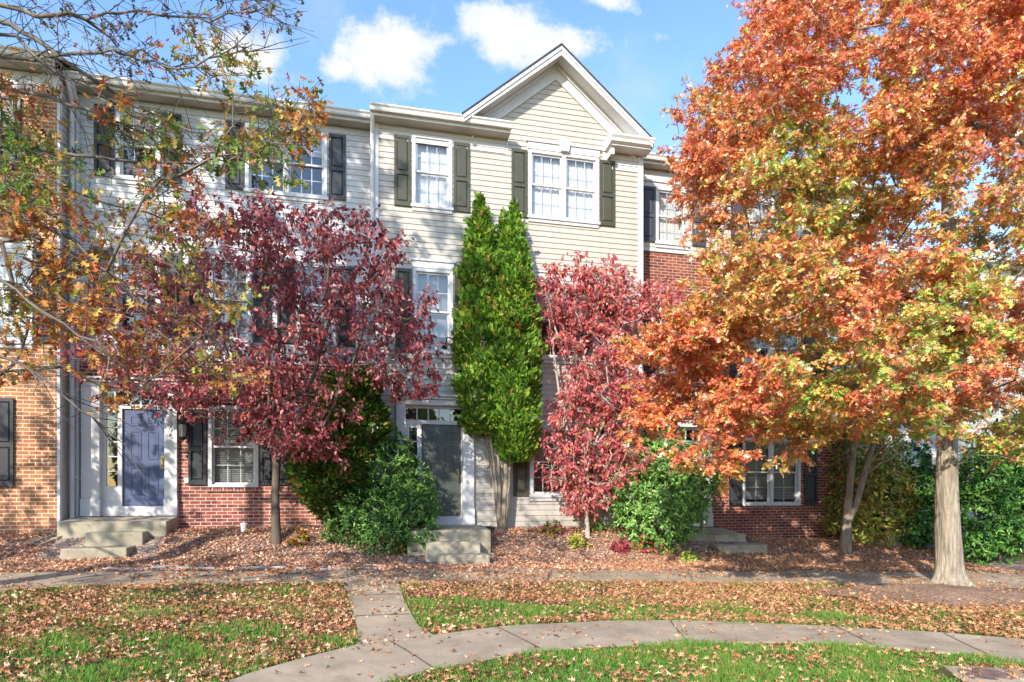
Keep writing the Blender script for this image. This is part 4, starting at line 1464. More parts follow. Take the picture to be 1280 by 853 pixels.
for spec in [(190, 30, 45, 8, 2), (120, 15, 45, 6, 2), (240, 15, 40, 6, 2), (345, 12, 18, 4, 2), (300, 20, 25, 4, 2), (60, 8, 35, 4, 2), (180, 60, 20, 4, 1), (235, 62, 24, 5, 4), (265, 85, 26, 6, 4), (222, 95, 24, 5, 4), (322, 82, 16, 4, 0), (290, 55, 14, 2, 2),
             (150, 78, 25, 4, 2), (30, 110, 30, 5, 1), (20, 165, 28, 5, 0), (60, 190, 34, 6, 0), (25, 205, 28, 5, 0), (130, 136, 14, 4, 3), (145, 160, 16, 3, 4), (185, 150, 24, 5, 4), (215, 170, 24, 5, 0), (180, 185, 22, 4, 0), (290, 165, 24, 5, 4), (270, 190, 22, 5, 0), (310, 195, 18, 5, 0), (345, 180, 18, 7, 0), (375, 165, 16, 7, 3), (385, 145, 14, 5, 3), (340, 130, 10, 3, 4), (350, 200, 12, 4, 0),
             (30, 240, 34, 6, 0), (80, 265, 36, 6, 3), (30, 290, 34, 7, 1), (100, 310, 34, 6, 3), (60, 340, 40, 8, 3), (120, 350, 32, 7, 3), (20, 370, 30, 6, 4), (90, 390, 40, 8, 3), (40, 430, 34, 6, 3), (140, 400, 28, 6, 3), (200, 250, 30, 5, 4), (240, 270, 26, 4, 1), (190, 300, 30, 5, 4), (230, 340, 30, 5, 4), (180, 420, 30, 6, 1), (230, 400, 28, 5, 3), (270, 380, 22, 4, 4), (215, 450, 28, 5, 1), (250, 470, 26, 4, 4), (165, 455, 24, 4, 3), (138, 500, 9, 3, 3), (300, 470, 18, 3, 1), (5, 460, 20, 3, 3), (205, 225, 20, 4, 1), (240, 205, 18, 4, 1)]:
    LC.append(spec)
lcl, lpal = [], []
for px, py, sp_, n, pl in LC:
    for _ in range(max(1, round(n * (1.45 if px < 115 and py > 90 else .95)))):
        if py < 215 and px > 110 and RNG.random() < .3: continue
        q = np.array(atD(px + RNG.normal(0, sp_ * .55), py + RNG.normal(0, sp_ * .5), RNG.uniform(5.7, 7.2)))
        lcl.append(q); lpal.append(pl)
order = np.argsort([np.linalg.norm(q - np.array(lb + Vector((0, 0, 4)))) for q in lcl])
lcl = [lcl[i] for i in order]; lpal = [lpal[i] for i in order]
for q in lcl: trl.grow(q, np.array(lb) + np.array([0, 0, min(9, max(2, q[2] - .8))]), .3, .03, only=trl.trunk_n, straight=.12)
# the rest of its crown, out of the picture, throws the dappled shade on the fronts
off = []
tries = 0
while len(off) < 330 and tries < 20000:
    tries += 1
    h = RNG.uniform(2.8, 16)
    rr = np.interp(h, [2.8, 4, 7, 10, 13, 16], [3.5, 4.8, 5.4, 5.4, 4.2, 1.0]) * RNG.uniform(.2, 1) ** .6
    th = RNG.uniform(0, 2 * math.pi)
    q = np.array([lb.x + rr * math.cos(th), lb.y + rr * math.sin(th), lb.z + h])
    pr = project(q)
    if q[1] > 13.6 or pr[2] < .8: continue
    if pr[2] > 1.0 and -70 < pr[0] < 1400 and -60 < pr[1] < 900: continue
    if h < 9 and RNG.random() < .62: continue
    off.append(q)
off.sort(key=lambda q: np.linalg.norm(q - np.array(lb + Vector((0, 0, 4)))))
for q in off: trl.grow(q, np.array(lb) + np.array([0, 0, min(13, max(2, (q[2] - lb.z) * .8))]), .5, .03)
trl.mesh(.0034, .46, .045, 8).build('trunk', M['twig_tan'], t_lo, smooth=True)
pals = [palette(['7c9c38', '94a848', '5c8230', 'b8ac4c', '6c903c', 'b08444']), palette(['bc6c40', 'a45a34', 'd08848', '948440', 'c4744a']), palette(['7a5a50', '96665a', '6a6a4c', 'a06a5e', '7f8a54']),
        palette(['d88840', 'e2a04c', 'c46a3a', 'd4b054', 'a0963c', 'b05e38']), palette(['b0a444', 'c09044', '8c9640', 'cca450', 'a07840', '7c983c'])]
P, A, N, ID, TW = clump_leaves(lcl, RNG.uniform(.16, .3, len(lcl)), np.where(np.array(lpal) == 2, 12, 15), 5, .10, .5, .4, .7)
cols = np.zeros((len(P), 3))
for ci in range(len(lcl)):
    m_ = ID == ci
    cols[m_] = pick(pals[lpal[ci]], m_.sum(), None, .2)
P2, A2, N2, ID2, TW2 = clump_leaves(off, np.full(len(off), .6), np.full(len(off), 88), 8, .12, .3, .6, .6)
cols2 = pick(pals[4], len(P2))
tm = MB(); twig_mesh(tm, TW, .004, .0018); twig_mesh(tm, SHOOT, .0055, .002); twig_mesh(tm, TW2, .006, .002, .5); tm.build('twigs', M['twig_tan'], t_lo)
sz = np.concatenate([RNG.uniform(.055, .098, len(P)) * np.where(np.array(lpal)[ID] == 2, .75, 1.0), RNG.uniform(.10, .15, len(P2))])
scatter('crown', 'oak', np.concatenate([P, P2]), np.concatenate([A, A2]), np.concatenate([N, N2]), sz, np.concatenate([cols, cols2]) * .84, M['leaf'], t_lo, .3, .25)


# ---- the wood across the street, behind the camera, that the window panes mirror
t_n = 34000
tx = RNG.uniform(-45, 55, 46); ty = RNG.uniform(-36, -27, 46); th_ = RNG.uniform(6, 10.5, 46); tr_ = RNG.uniform(2.2, 3.8, 46)
k_ = RNG.integers(0, 46, t_n)
d_ = RNG.normal(0, 1, (t_n, 3)); d_ /= np.linalg.norm(d_, axis=1, keepdims=True)
rr_ = RNG.uniform(.3, 1, t_n)[:, None] ** .5
P = np.stack([tx[k_], ty[k_], th_[k_] * .52], -1) + d_ * rr_ * np.stack([tr_[k_], tr_[k_], th_[k_] * .48], -1)
P[:, 2] = np.maximum(P[:, 2], .2)
wd_ = scatter('woodland', 'laurel', P, RNG.normal(0, 1, P.shape), RNG.normal(0, 1, P.shape), RNG.uniform(.5, 1.0, t_n), pick(palette(['7a8a54', 'a08a58', '8a9a5c', 'aa7a5a', '6a7a4c']), t_n), M['leaf'], None, .2, .2, 2.0)
tag(wd_, 'autumn wood across the street mirrored in the window panes', 'wood', kind='stuff')


# ---- outline driven small trees
def small_tree(name, label, cat, trunks, poly, D0, half_d, n_cl, r_cl, n_leaf, kind, leaf, pal, wts, bark, twig, droop, up, flat, extra=(), rtip=.006, holes=(), twigs=8, width=1.0, spread=14, colour_fn=None, tk=.6, mat='leaf', fold=.2, curl=.3, branch_up=.35, zmin=.25):
    base_ = trunks[0][0][0]
    t = thing(name, base_, label, cat)
    T_ = None
    for pts, rr in trunks:
        if T_ is None: T_ = Tree([np.array(p) for p in pts], rr)
        else: T_.chain(T_.nearest(pts[0]), [np.array(p) for p in pts[1:]], rr[1:])
    T_.trunk_n = len(T_.p)
    cx = np.mean([p[0] for p in poly]); 
    yy = [p[1] for p in poly]
    c_ = []
    for (x, y) in sample_poly(poly, n_cl, spread):
        if any(math.hypot(x - a, y - b_) < r for a, b_, r in holes): continue
        w_ = max(.15, 1 - (abs(x - cx) / (max(p[0] for p in poly) - min(p[0] for p in poly)) * 1.6) ** 2)
        q = np.array(atD(x, y, D0 + RNG.uniform(-1, 1) * half_d * math.sqrt(w_)))
        lim = {True: YM, False: YL}[q[0] > .25] - .35
        if q[1] > lim: q[1] = lim - RNG.uniform(0, .4)
        if q[2] < float(H(q[0], q[1])) + zmin: continue
        c_.append(q)
    for (x, y, D) in extra: c_.append(np.array(atD(x, y, D)))
    fork = T_.p[len(trunks[0][0]) - 1]
    c_.sort(key=lambda q: np.linalg.norm(q - fork))
    for q in c_: T_.grow(q, fork, .35, .05, up=branch_up)
    tm = T_.mesh(rtip, .48, .05, 8)
    rads = RNG.uniform(.8, 1.2, len(c_)) * r_cl
    P, A, N, ID, TW = clump_leaves(c_, rads, np.full(len(c_), n_leaf), twigs, leaf, droop, up, flat)
    twig_mesh(tm, TW, .005, .0018, tk); tm.build('trunk', bark, t, smooth=True)
    if colour_fn is None: cols = pick(pal, len(P), wts, .2)
    else:
        pr_ = project(np.array(c_))
        cols = np.zeros((len(P), 3))
        for ci in range(len(c_)):
            m_ = ID == ci
            cols[m_] = pick(pal, m_.sum(), colour_fn(pr_[ci]), .2)
    ok = np.ones(len(P), bool)
    gz_ = H(P[:, 0], P[:, 1])
    ok &= P[:, 2] > gz_ + .03
    ok &= P[:, 1] < np.where(P[:, 0] > .25, YM, YL) - .12
    P, A, N, cols = P[ok], A[ok], N[ok], cols[ok]
    scatter('crown', kind, P, A, N, RNG.uniform(.75, 1.2, len(P)) * leaf, cols, M[mat], t, fold, curl, width)
    return t


# dark red dogwood
b0 = G(345, 678)
D_ = float(project(b0)[2])
def at(px, py, dd=0.0, D=None): return atD(px, py, (D_ if D is None else D) + dd)
DOG = [(203, 268), (258, 252), (330, 258), (400, 272), (455, 262), (492, 300), (500, 335), (530, 362), (546, 400), (538, 450), (542, 488), (505, 498), (475, 472), (440, 478), (415, 520), (425, 555), (400, 585), (375, 575), (352, 560), (318, 545), (310, 520), (250, 522), (200, 505), (135, 485), (95, 440), (110, 400), (150, 350), (180, 300)]
small_tree('dogwood_tree', 'dark red dogwood with a slim grey trunk in front of the white house', 'tree',
           [([b0 + Vector((0, 0, -.1)), at(345, 660), at(344, 620), at(346, 580), at(341, 560), at(338, 530)], [.12, .09, .08, .075, .06, .05]),
            ([at(346, 580), at(352, 560), at(355, 535), at(360, 500)], [.075, .05, .045, .04]),
            ([at(338, 530), at(320, 490), at(300, 440)], [.05, .045, .035]), ([at(338, 530), at(345, 480), at(350, 420)], [.05, .04, .03])],
           DOG, D_ - .3, 1.5, 390, .34, 50, 'dogwood', .092, palette(['a84e56', 'bc6468', '8c3e46', 'ce807e', 'aa5254', 'd48e86', 'b66250', 'e0aaa0', '76363c', 'd05850']), [4, 4, 4, 2.5, 4, 1.4, 1, .8, 2.5, 1.2],
           M['bark_dark'], M['twig_brown'], 1.0, .25, .55, holes=((293, 365, 28), (305, 400, 20), (345, 395, 16), (390, 470, 20), (190, 300, 18), (250, 430, 18), (420, 430, 16), (170, 400, 14), (235, 350, 16), (440, 330, 14), (370, 300, 12), (220, 470, 16)), tk=.8, mat='leaf_sheen',
           extra=[(345, 545, D_ - .8), (360, 555, D_ - .9), (378, 560, D_ - .9), (400, 560, D_ - .8), (420, 570, D_ - .6), (330, 530, D_ - .8), (310, 535, D_ - .7), (290, 545, D_ - .5), (500, 495, D_ - .3), (520, 490, D_ - .2), (440, 520, D_ - .5), (350, 520, D_ - .9), (385, 530, D_ - .9), (410, 540, D_ - .8)])

# pinkish red dogwood with pale stems
b1 = G(735, 672)
D1 = float(project(b1)[2])
RED = [(684, 345), (700, 322), (728, 340), (745, 330), (775, 338), (805, 348), (822, 352), (850, 362), (850, 395), (800, 400), (770, 430), (800, 470), (830, 500), (790, 550), (805, 585), (770, 600), (742, 640), (725, 650), (712, 632), (700, 590), (682, 570), (690, 520), (705, 470), (690, 420), (676, 385)]
small_tree('dogwood_tree', 'pinkish red dogwood with thin pale stems beside the tall green conifer', 'tree',
           [([b1 + Vector((0, 0, -.08)), at(733, 640, 0, D1), at(728, 610, 0, D1)], [.06, .045, .04]),
            ([at(728, 610, 0, D1), at(710, 560, 0, D1), at(700, 500, 0, D1), at(692, 440, 0, D1), at(686, 395, 0, D1)], [.04, .028, .024, .02, .015]),
            ([at(728, 610, 0, D1), at(742, 560, 0, D1), at(765, 500, 0, D1), at(800, 455, 0, D1), at(815, 435, -.2, D1)], [.04, .03, .025, .02, .013]),
            ([at(728, 610, 0, D1), at(735, 540, 0, D1), at(735, 470, .1, D1), at(722, 410, .1, D1)], [.04, .028, .022, .015]),
            ([at(742, 560, 0, D1), at(775, 520, -.1, D1), at(800, 480, -.2, D1), at(835, 462, -.3, D1)], [.03, .022, .018, .012])],
           RED, D1 + .05, .6, 330, .29, 40, 'dogwood', .092, palette(['cc5e64', 'd67a7a', 'b64e56', 'e29c94', 'c66462', 'dc8a76', 'a6484e', 'd26a58', '9aa45a']), [4, 4, 3, 2.4, 3, 2, 2, 1.6, .7],
           M['twig_grey'], M['twig_grey'], 1.15, .2, .6, holes=((706, 455, 15), (790, 440, 12), (770, 475, 9), (735, 445, 9)), tk=1.0, mat='leaf_sheen', rtip=.0055, twigs=7, spread=11,
           extra=[(690, 585, D1 - .2), (688, 600, D1 - .2), (705, 605, D1 - .2), (715, 640, D1 - .3), (735, 635, D1 - .35), (745, 610, D1 - .3), (725, 620, D1 - .2), (704, 540, D1), (697, 560, D1), (828, 362, D1), (845, 372, D1), (838, 388, D1), (815, 372, D1), (822, 395, D1), (850, 392, D1 + .2), (700, 400, D1), (690, 380, D1), (715, 420, D1), (725, 450, D1), (742, 465, D1), (718, 480, D1), (755, 440, D1), (745, 410, D1)])

# small multi stemmed tree in front of the right brick wall
b2 = G(1056, 690)
D2 = float(project(b2)[2])
MUL = [(985, 470), (1010, 430), (1060, 410), (1120, 400), (1160, 420), (1165, 470), (1140, 520), (1110, 545), (1060, 540), (1010, 550), (985, 520)]
small_tree('myrtle_tree', 'small yellow green tree with two leaning tan trunks before the right brick house', 'tree',
           [([b2 + Vector((0, 0, -.1)), at(1058, 670, 0, D2), at(1058, 655, 0, D2)], [.16, .13, .11]),
            ([at(1058, 655, 0, D2), at(1062, 610, 0, D2), at(1066, 570, 0, D2), at(1064, 535, 0, D2), at(1050, 490, 0, D2)], [.11, .085, .075, .06, .04]),
            ([at(1058, 655, 0, D2), at(1070, 630, 0, D2), at(1080, 595, -.05, D2), at(1090, 560, -.1, D2), at(1098, 530, -.1, D2), at(1105, 490, 0, D2)], [.11, .08, .07, .06, .05, .035]),
            ([at(1080, 595, -.05, D2), at(1100, 580, -.1, D2), at(1125, 568, -.2, D2), at(1150, 552, -.2, D2)], [.03, .02, .016, .01]),
            ([at(1090, 575, -.05, D2), at(1110, 560, 0, D2), at(1128, 545, 0, D2)], [.025, .018, .01])],
           MUL, D2 - .3, 1.1, 95, .36, 55, 'oak', .095, palette(['9aa03a', 'b0a848', '7f9034', 'c9a84a', 'd08a4a', '6a8030', 'd07a5a']), [3, 2.5, 3, 2, 1.6, 2, 1],
           M['bark_pale'], M['twig_tan'], .3, .7, .45, rtip=.007)


# ---- conifers built from sprays on a lumpy column
def conifer_pts(axis_fn, prof, z0, z1, n, lumps, seed, depth=.25):
    """points on and just under the surface of a lumpy column; axis_fn(z) gives its centre"""
    rg = np.random.default_rng(seed)
    LZ = rg.uniform(z0, z1, lumps); LT = rg.uniform(0, 2 * math.pi, lumps); LA = rg.uniform(-.25, .3, lumps)
    z = z0 + (z1 - z0) * rg.uniform(0, 1, n)
    rmax = max(prof(0), prof(.3), prof(.5))
    keep = rg.uniform(0, 1, n) < np.array([prof((a - z0) / (z1 - z0)) for a in z]) / rmax + .12
    z = z[keep]
    n = len(z)
    th = rg.uniform(0, 2 * math.pi, n)
    r = np.array([prof((a - z0) / (z1 - z0)) for a in z])
    bump = np.zeros(n)
    for a, b_, c_ in zip(LZ, LT, LA):
        dth = np.abs((th - b_ + math.pi) % (2 * math.pi) - math.pi)
        bump += 1.35 * c_ * np.exp(-((z - a) / .15) ** 2 - (dth / .33) ** 2)
    rr = r * (1 + bump) - rg.uniform(0, 1, n) ** 2 * depth * r
    ax = np.array([axis_fn(a) for a in z])
    out = np.stack([np.cos(th), np.sin(th), np.zeros(n)], -1)
    pos = ax + out * rr[:, None]; pos[:, 2] = z
    return pos, out, bump


CON = palette(['648c2c', '84a436', '4a7026', '9cb444', '3a5c22', 'b8b850', 'b07a42', '709a30'])
b3 = G(626, 664)
D3 = float(project(b3)[2])
t = thing('arborvitae_tree', b3, 'tall bright green twin topped arborvitae against the beige house', 'tree')
mb = MB()
for (x0_, x1_, y1_, r) in ((624, 614, 555, .030), (625, 621, 550, .034), (628, 633, 545, .055), (630, 639, 550, .032), (624, 609, 560, .022)):
    a, b_ = at(x0_, 664, 0, D3), at(x1_, y1_, 0, D3)
    m_ = at((x0_ + x1_) / 2 + 1.5, (664 + y1_) / 2, .03, D3)
    a.z -= .1
    mb.tube([a, m_, b_, b_ + Vector((0, 0, 1.5))], [r * 1.25, r, r * .9, r * .5], 8)
mb.build('trunk', M['bark'], t, smooth=True)
for (cxb, cxt, top_y, bot_y, half_w, sd, n) in ((600, 600, 246, 545, 28, 3, 27000), (645, 642, 256, 578, 31, 5, 31000)):
    pb, pt = at(cxb, bot_y, 0, D3), at(cxt, top_y, 0, D3)
    hw = half_w * D3 / FPX
    def prof(f, hw=hw): return hw * float(np.interp(f, [0, .05, .15, .35, .5, .68, .82, .93, 1], [.45, .8, .98, 1.0, .93, .74, .50, .23, .02]))
    fn = lambda z, pb=pb, pt=pt: np.array(pb + (pt - pb) * ((z - pb.z) / (pt.z - pb.z)))
    pos, out, bump = conifer_pts(fn, prof, pb.z, pt.z, n, 230, sd, .4)
    n_ = len(pos)
    ax_ = out * .55 + RNG.normal(0, .4, (n_, 3)); ax_[:, 2] += .75
    nn = np.cross(ax_, RNG.normal(0, 1, (n_, 3))) + out * .5
    f = (pos[:, 2] - pb.z) / (pt.z - pb.z)
    cols = np.where((RNG.random(n_) < .02 + .22 * np.exp(-((f - .6) / .2) ** 2) * (np.sin(pos[:, 2] * 9 + pos[:, 0] * 11) > .1))[:, None], pick(CON[[6, 5]], n_), pick(CON[[0, 1, 2, 3, 4, 7]], n_, [4, 4, 3, 3, 1.6, 4]))
    scatter('crown', 'spray', pos, ax_, nn, RNG.uniform(.045, .12, n_) * np.where(RNG.random(n_) < .06, 1.9, 1), cols, M['leaf'], t, .15, .1)
# a spare third tip between the two
pos, out, bump = conifer_pts(lambda z: np.array(at(630, 330, .05, D3)), lambda f: .22 * (1 - f) ** .7 + .01, at(630, 345, 0, D3).z, at(630, 265, 0, D3).z, 1500, 10, 9)
ax_ = out * .5 + RNG.normal(0, .4, (len(pos), 3)); ax_[:, 2] += .8
scatter('crown', 'spray', pos, ax_, np.cross(ax_, RNG.normal(0, 1, (len(pos), 3))), RNG.uniform(.08, .14, len(pos)), pick(CON[[0, 1, 2, 3, 4]], len(pos)), M['leaf'], t, .15, .1)

# leaning dark conifer behind the dogwood
b4 = G(407, 668)
D4 = float(project(b4)[2]) + .1
t = thing('juniper_tree', b4, 'leaning dark evergreen with brownish tufts between the red dogwood and the rounded bush', 'tree')
mb = MB(); mb.tube([b4 + Vector((0, 0, -.1)), at(406, 640, 0, D4), at(402, 600, 0, D4), at(425, 530, 0, D4)], [.04, .035, .035, .03], 7); mb.build('trunk', M['bark_dark'], t, smooth=True)
pb, pt = at(412, 650, 0, D4), at(448, 462, 0, D4)
def fnj(z):
    f = (z - pb.z) / (pt.z - pb.z)
    return np.array(at(float(np.interp(f, [0, .35, .7, 1], [412, 414, 432, 446])), 600, 0, D4))
pos, out, bump = conifer_pts(fnj, lambda f: float(np.interp(f, [0, .12, .3, .5, .75, .92, 1], [.15, .5, .80, .86, .70, .5, .25])), pb.z, pt.z, 14000, 60, 21)
ok = (pos[:, 1] < np.where(pos[:, 0] > .25, YM, YL) - .12)
pos, out = pos[ok], out[ok]
ax_ = out * .8 + RNG.normal(0, .4, (len(pos), 3)); ax_[:, 2] += .45
scatter('crown', 'spray', pos, ax_, np.cross(ax_, RNG.normal(0, 1, (len(pos), 3))) + out, RNG.uniform(.09, .16, len(pos)), pick(palette(['587a2e', '486828', '6e8838', '3e5c24', '947e3c', '98663a']), len(pos), [4, 4, 3, 3, 1.3, 1]), M['leaf'], t, .15, .1)


# ---- broadleaf bushes
def bush(name, label, lobes, D0, n, leaf, pal, wts, kind='laurel', whorl=True, stems=6, width=1.0, seed=1, mat='leaf_gloss', up=.25, core=True, group=None, cat='bush'):
    """lobes: (px, py, radius px, depth offset) spheres whose union makes the outline"""
    cs = [(np.array(atD(x, y, D0 + d)), r * (D0 + d) / FPX) for x, y, r, d in lobes]
    bx = np.mean([c[0][0] for c in cs]); by = np.mean([c[0][1] for c in cs])
    bz = float(H(bx, by))
    t = thing(name, (bx, by, bz), label, cat, group)
    rg = np.random.default_rng(seed)
    tot_ = sum(r * r for _, r in cs)
    P, O = [], []
    for c, r in cs:
        m_ = int(n * r * r / tot_)
        d_ = rg.normal(0, 1, (m_, 3)); d_ /= np.linalg.norm(d_, axis=1, keepdims=True)
        rr = r * (1 - .45 * rg.uniform(0, 1, m_) ** 2.2) * (1 + .10 * np.sin(d_[:, 0] * 7 + d_[:, 2] * 5 + seed) + .07 * np.sin(d_[:, 1] * 13 + d_[:, 2] * 11))
        P.append(c + d_ * rr[:, None]); O.append(d_)
    P, O = np.concatenate(P), np.concatenate(O)
    inside = np.zeros(len(P), bool)
    for c, r in cs: inside |= np.linalg.norm(P - c, axis=1) < r * .5
    lim = np.where(P[:, 0] > 6.65, YR, np.where(P[:, 0] > .25, YM, YL)) - .1
    ok = (~inside) & (P[:, 2] > H(P[:, 0], P[:, 1]) + .02) & (P[:, 1] < lim)
    P, O = P[ok], O[ok]
    mb = MB()
    for k in range(stems):
        c, r = cs[k % len(cs)]
        q = c + rg.normal(0, r * .3, 3)
        b_ = np.array([bx + rg.uniform(-.25, .25), by + rg.uniform(-.2, .2), 0]); b_[2] = float(H(b_[0], b_[1])) - .05
        mb.tube([b_, (b_ + q) / 2 + rg.normal(0, .06, 3), q], [.025, .02, .01], 5)
    mb.build('stems', M['bark_dark'], t)
    if whorl:      # leaves radiate in rosettes at the shoot tips
        k = 7
        P_ = np.repeat(P, k, axis=0); O_ = np.repeat(O, k, axis=0)
        A_ = O_ * .55 + rg.normal(0, .62, P_.shape); A_[:, 2] -= .12
        N_ = O_ + rg.normal(0, .3, P_.shape) + np.array(SUN_DIR) * .5; N_[:, 2] += up
        tint = np.repeat(1 + rg.normal(0, .16, (len(P), 1)), k, axis=0)
        P_ = P_ + rg.normal(0, leaf * .12, P_.shape)
    else:
        P_, O_ = P, O
        A_ = O_ * .6 + rg.normal(0, .6, P_.shape); A_[:, 2] -= .1
        N_ = O_ + rg.normal(0, .5, P_.shape); N_[:, 2] += up
        tint = 1
    cols = np.clip(pick(pal, len(P_), wts, .18) * tint, .003, .9)
    scatter('foliage', kind, P_, A_, N_, rg.uniform(.75, 1.2, len(P_)) * leaf, cols, M[mat], t, .15, .25, width)
    return t


GRN = palette(['5c8438', '74984a', '486c30', '8cae5c', '54763e', 'a0c06c'])
Db = float(project(G(470, 692))[2])
bush('laurel_bush', 'big rounded dark green bush left of the middle stoop', [(470, 640, 48, .55), (442, 640, 30, .4), (505, 640, 40, .5), (480, 590, 40, .6), (490, 565, 28, .65), (515, 600, 26, .6), (445, 605, 30, .55), (430, 660, 24, .3), (480, 665, 36, .3), (518, 662, 30, .35), (528, 630, 22, .5)], Db, 3300, .098, GRN, [4, 3, 4, 1.6, 4, 1], seed=3)
Dg = float(project(G(820, 692))[2])
bush('laurel_bush', 'bright green leafy bush below the orange oak left of the right stoop', [(820, 620, 50, .5), (860, 605, 36, .55), (790, 610, 36, .5), (820, 650, 40, .35), (850, 640, 34, .4), (795, 650, 30, .3), (835, 575, 36, .6), (800, 575, 30, .7), (870, 580, 26, .6), (885, 600, 20, .5), (825, 545, 24, .8), (780, 580, 22, .6)], Dg, 2300, .115, palette(['7aa850', '90bc60', '628e46', 'a8cc74', '568048', 'b4d484']), [4, 4, 3, 2.4, 2.4, 1.2], seed=5)
Dr = float(project(G(1225, 706))[2])
bush('laurel_bush', 'large dark green bush right of the pale oak trunk', [(1225, 640, 46, .7), (1255, 640, 40, .7), (1220, 600, 40, .9), (1250, 590, 36, 1.0), (1215, 680, 30, .4), (1245, 675, 30, .5), (1285, 610, 40, .9), (1320, 640, 40, 1.0)], Dr, 1900, .15, palette(['5a8a3c', '4c7832', '72a046', '3e662a', '8ab45a']), [4, 4, 3, 3, 1.3], seed=7)
bush('laurel_bush', 'shaded dark green bush seen left of the oak trunk', [(1160, 640, 30, 1.2), (1165, 610, 26, 1.4), (1150, 660, 24, 1.0), (1140, 610, 26, 1.8), (1135, 575, 24, 2.2)], Dr, 900, .14, palette(['4e7e36', '426a2c', '649446', '385a28', '76a650']), [4, 4, 3, 3, 1.3], seed=8)
bush('holly_bush', 'tall dark evergreen mass closing the gap at the far right edge', [(1262, 545, 40, 3.2), (1235, 560, 34, 3.0), (1300, 560, 48, 3.4), (1290, 500, 44, 3.6), (1245, 600, 40, 2.6), (1290, 610, 44, 2.8)], Dr, 2200, .16, palette(['46702e', '3a5e28', '5c8438', '30501f', '749a48']), [4, 4, 3, 3, 1.3], seed=9)
Dy = float(project(G(1095, 690))[2])
bush('cypress_bush', 'golden green tufted bush behind the two leaning trunks', [(1110, 622, 32, .9), (1085, 600, 26, 1.1), (1120, 600, 22, 1.1), (1095, 655, 30, .6), (1125, 650, 20, .7), (1100, 560, 28, 1.4), (1075, 660, 22, .5), (1085, 570, 24, 1.5)], Dy, 5600, .11, palette(['b4bc54', 'd0c464', '94a84e', 'dcac5c', 'd0885c', '7c9040']), [4, 3, 3, 2, 1, 2.5], 'spray', False, seed=11, mat='leaf')
bush('cypress_bush', 'narrow green gold bush against the right brick wall', [(1046, 600, 14, 1.2), (1048, 575, 14, 1.3), (1044, 628, 13, 1.1), (1040, 655, 12, .9), (1050, 550, 14, 1.4)], Dy, 2000, .10, palette(['7c963e', '98a446', 'b4a44c', 'b88048', '647a36']), None, 'spray', False, seed=12, mat='leaf', stems=3)

# low sprigs of nandina and seedlings in the beds
for i, (px, py, r, cname) in enumerate([(374, 681, 11, 'orange and green'), (690, 668, 10, 'red and green'), (722, 684, 10, 'yellow green'), (745, 664, 8, 'pale green'), (775, 690, 9, 'pink red'), (806, 690, 11, 'green and crimson'), (835, 693, 9, 'green and pink'), (1036, 652, 12, 'olive'), (500, 690, 10, 'rust'), (862, 702, 7, 'lime green')]):
    pl = {'orange and green': ['b06a34', 'c0703a', '7a9a40', '9a8a3a'], 'red and green': ['b04a44', '7a8a3a', 'c06a54', '8a9a44'], 'yellow green': ['a8b044', '8aa03a', 'c0b050'], 'pale green': ['8aa858', 'a0b868', '6a8a48'],
          'pink red': ['b84a54', 'c8606a', '8a3a44'], 'green and crimson': ['7a9a3c', 'a83a44', '8aa84a', 'c04a50'], 'green and pink': ['7f9a44', 'c8606a', 'a8b058'], 'olive': ['5f6a2c', '7a7a34', 'a06a3a'], 'rust': ['8a6a34', 'a0703a', '6a6a30'], 'lime green': ['9ab84a', 'b8c060', '7a9a3c']}[cname]
    where = ['at the foot of the dark red dogwood', 'at the corner of the ground floor window', 'in the leaves before the pink dogwood', 'against the beige wall', 'under the bright green bush', 'beneath the bright green bush', 'at the edge of the right stoop', 'at the foot of the right brick wall', 'at the foot of the big rounded bush', 'in the leaves by the path at right'][i]
    g_ = G(px, py)
    Dn = float(project(g_)[2])
    bush('bed_plant', f'small {cname} plant {where}', [(px, py - r * .7, r, 0), (px - r * .7, py - r * .3, r * .7, -.05), (px + r * .7, py - r * .4, r * .7, .05)], Dn, 55, .085, palette(pl), None, 'laurel', True, 3, 1.3, seed=30 + i, mat='leaf', group='small plants in the beds', cat='plant')

# ------------------------------------------------------------------ lawn and fallen leaves
LAWN_L = [(-260, 754), (0, 741), (130, 734), (240, 732), (430, 730), (440, 765), (446, 800), (445, 808), (380, 823), (310, 843), (290, 852), (110, 905), (-260, 905)]
LAWN_S = [(500, 730), (620, 729), (760, 728), (900, 730), (1000, 731), (1100, 733), (1200, 735), (1300, 738), (1420, 746), (1420, 820), (1280, 800), (1152, 790), (1018, 783), (855, 776.5), (760, 777), (640, 783), (548, 795), (525, 782), (508, 752)]
LAWN_N = [(485, 854), (542, 839), (643, 820), (740, 811), (855, 805), (1038, 806), (1119, 813), (1219, 822), (1280, 832), (1420, 860), (1420, 925), (330, 935)]


def ground_scatter(n, x0, x1, y0, y1, lift=.0):
    x = RNG.uniform(x0, x1, n); y = RNG.uniform(y0, y1, n)
    P = np.stack([x, y, H(x, y) + lift], -1)
    pr = project(P)
    return P, pr


def vnoise(x, y, s):
    return np.sin(x * s + 1.3 * np.sin(y * s * .7)) + np.sin(y * s * 1.3 + 1.7 * np.sin(x * s * .6 + 2)) + .6 * np.sin((x + y) * s * 2.1 + 1)


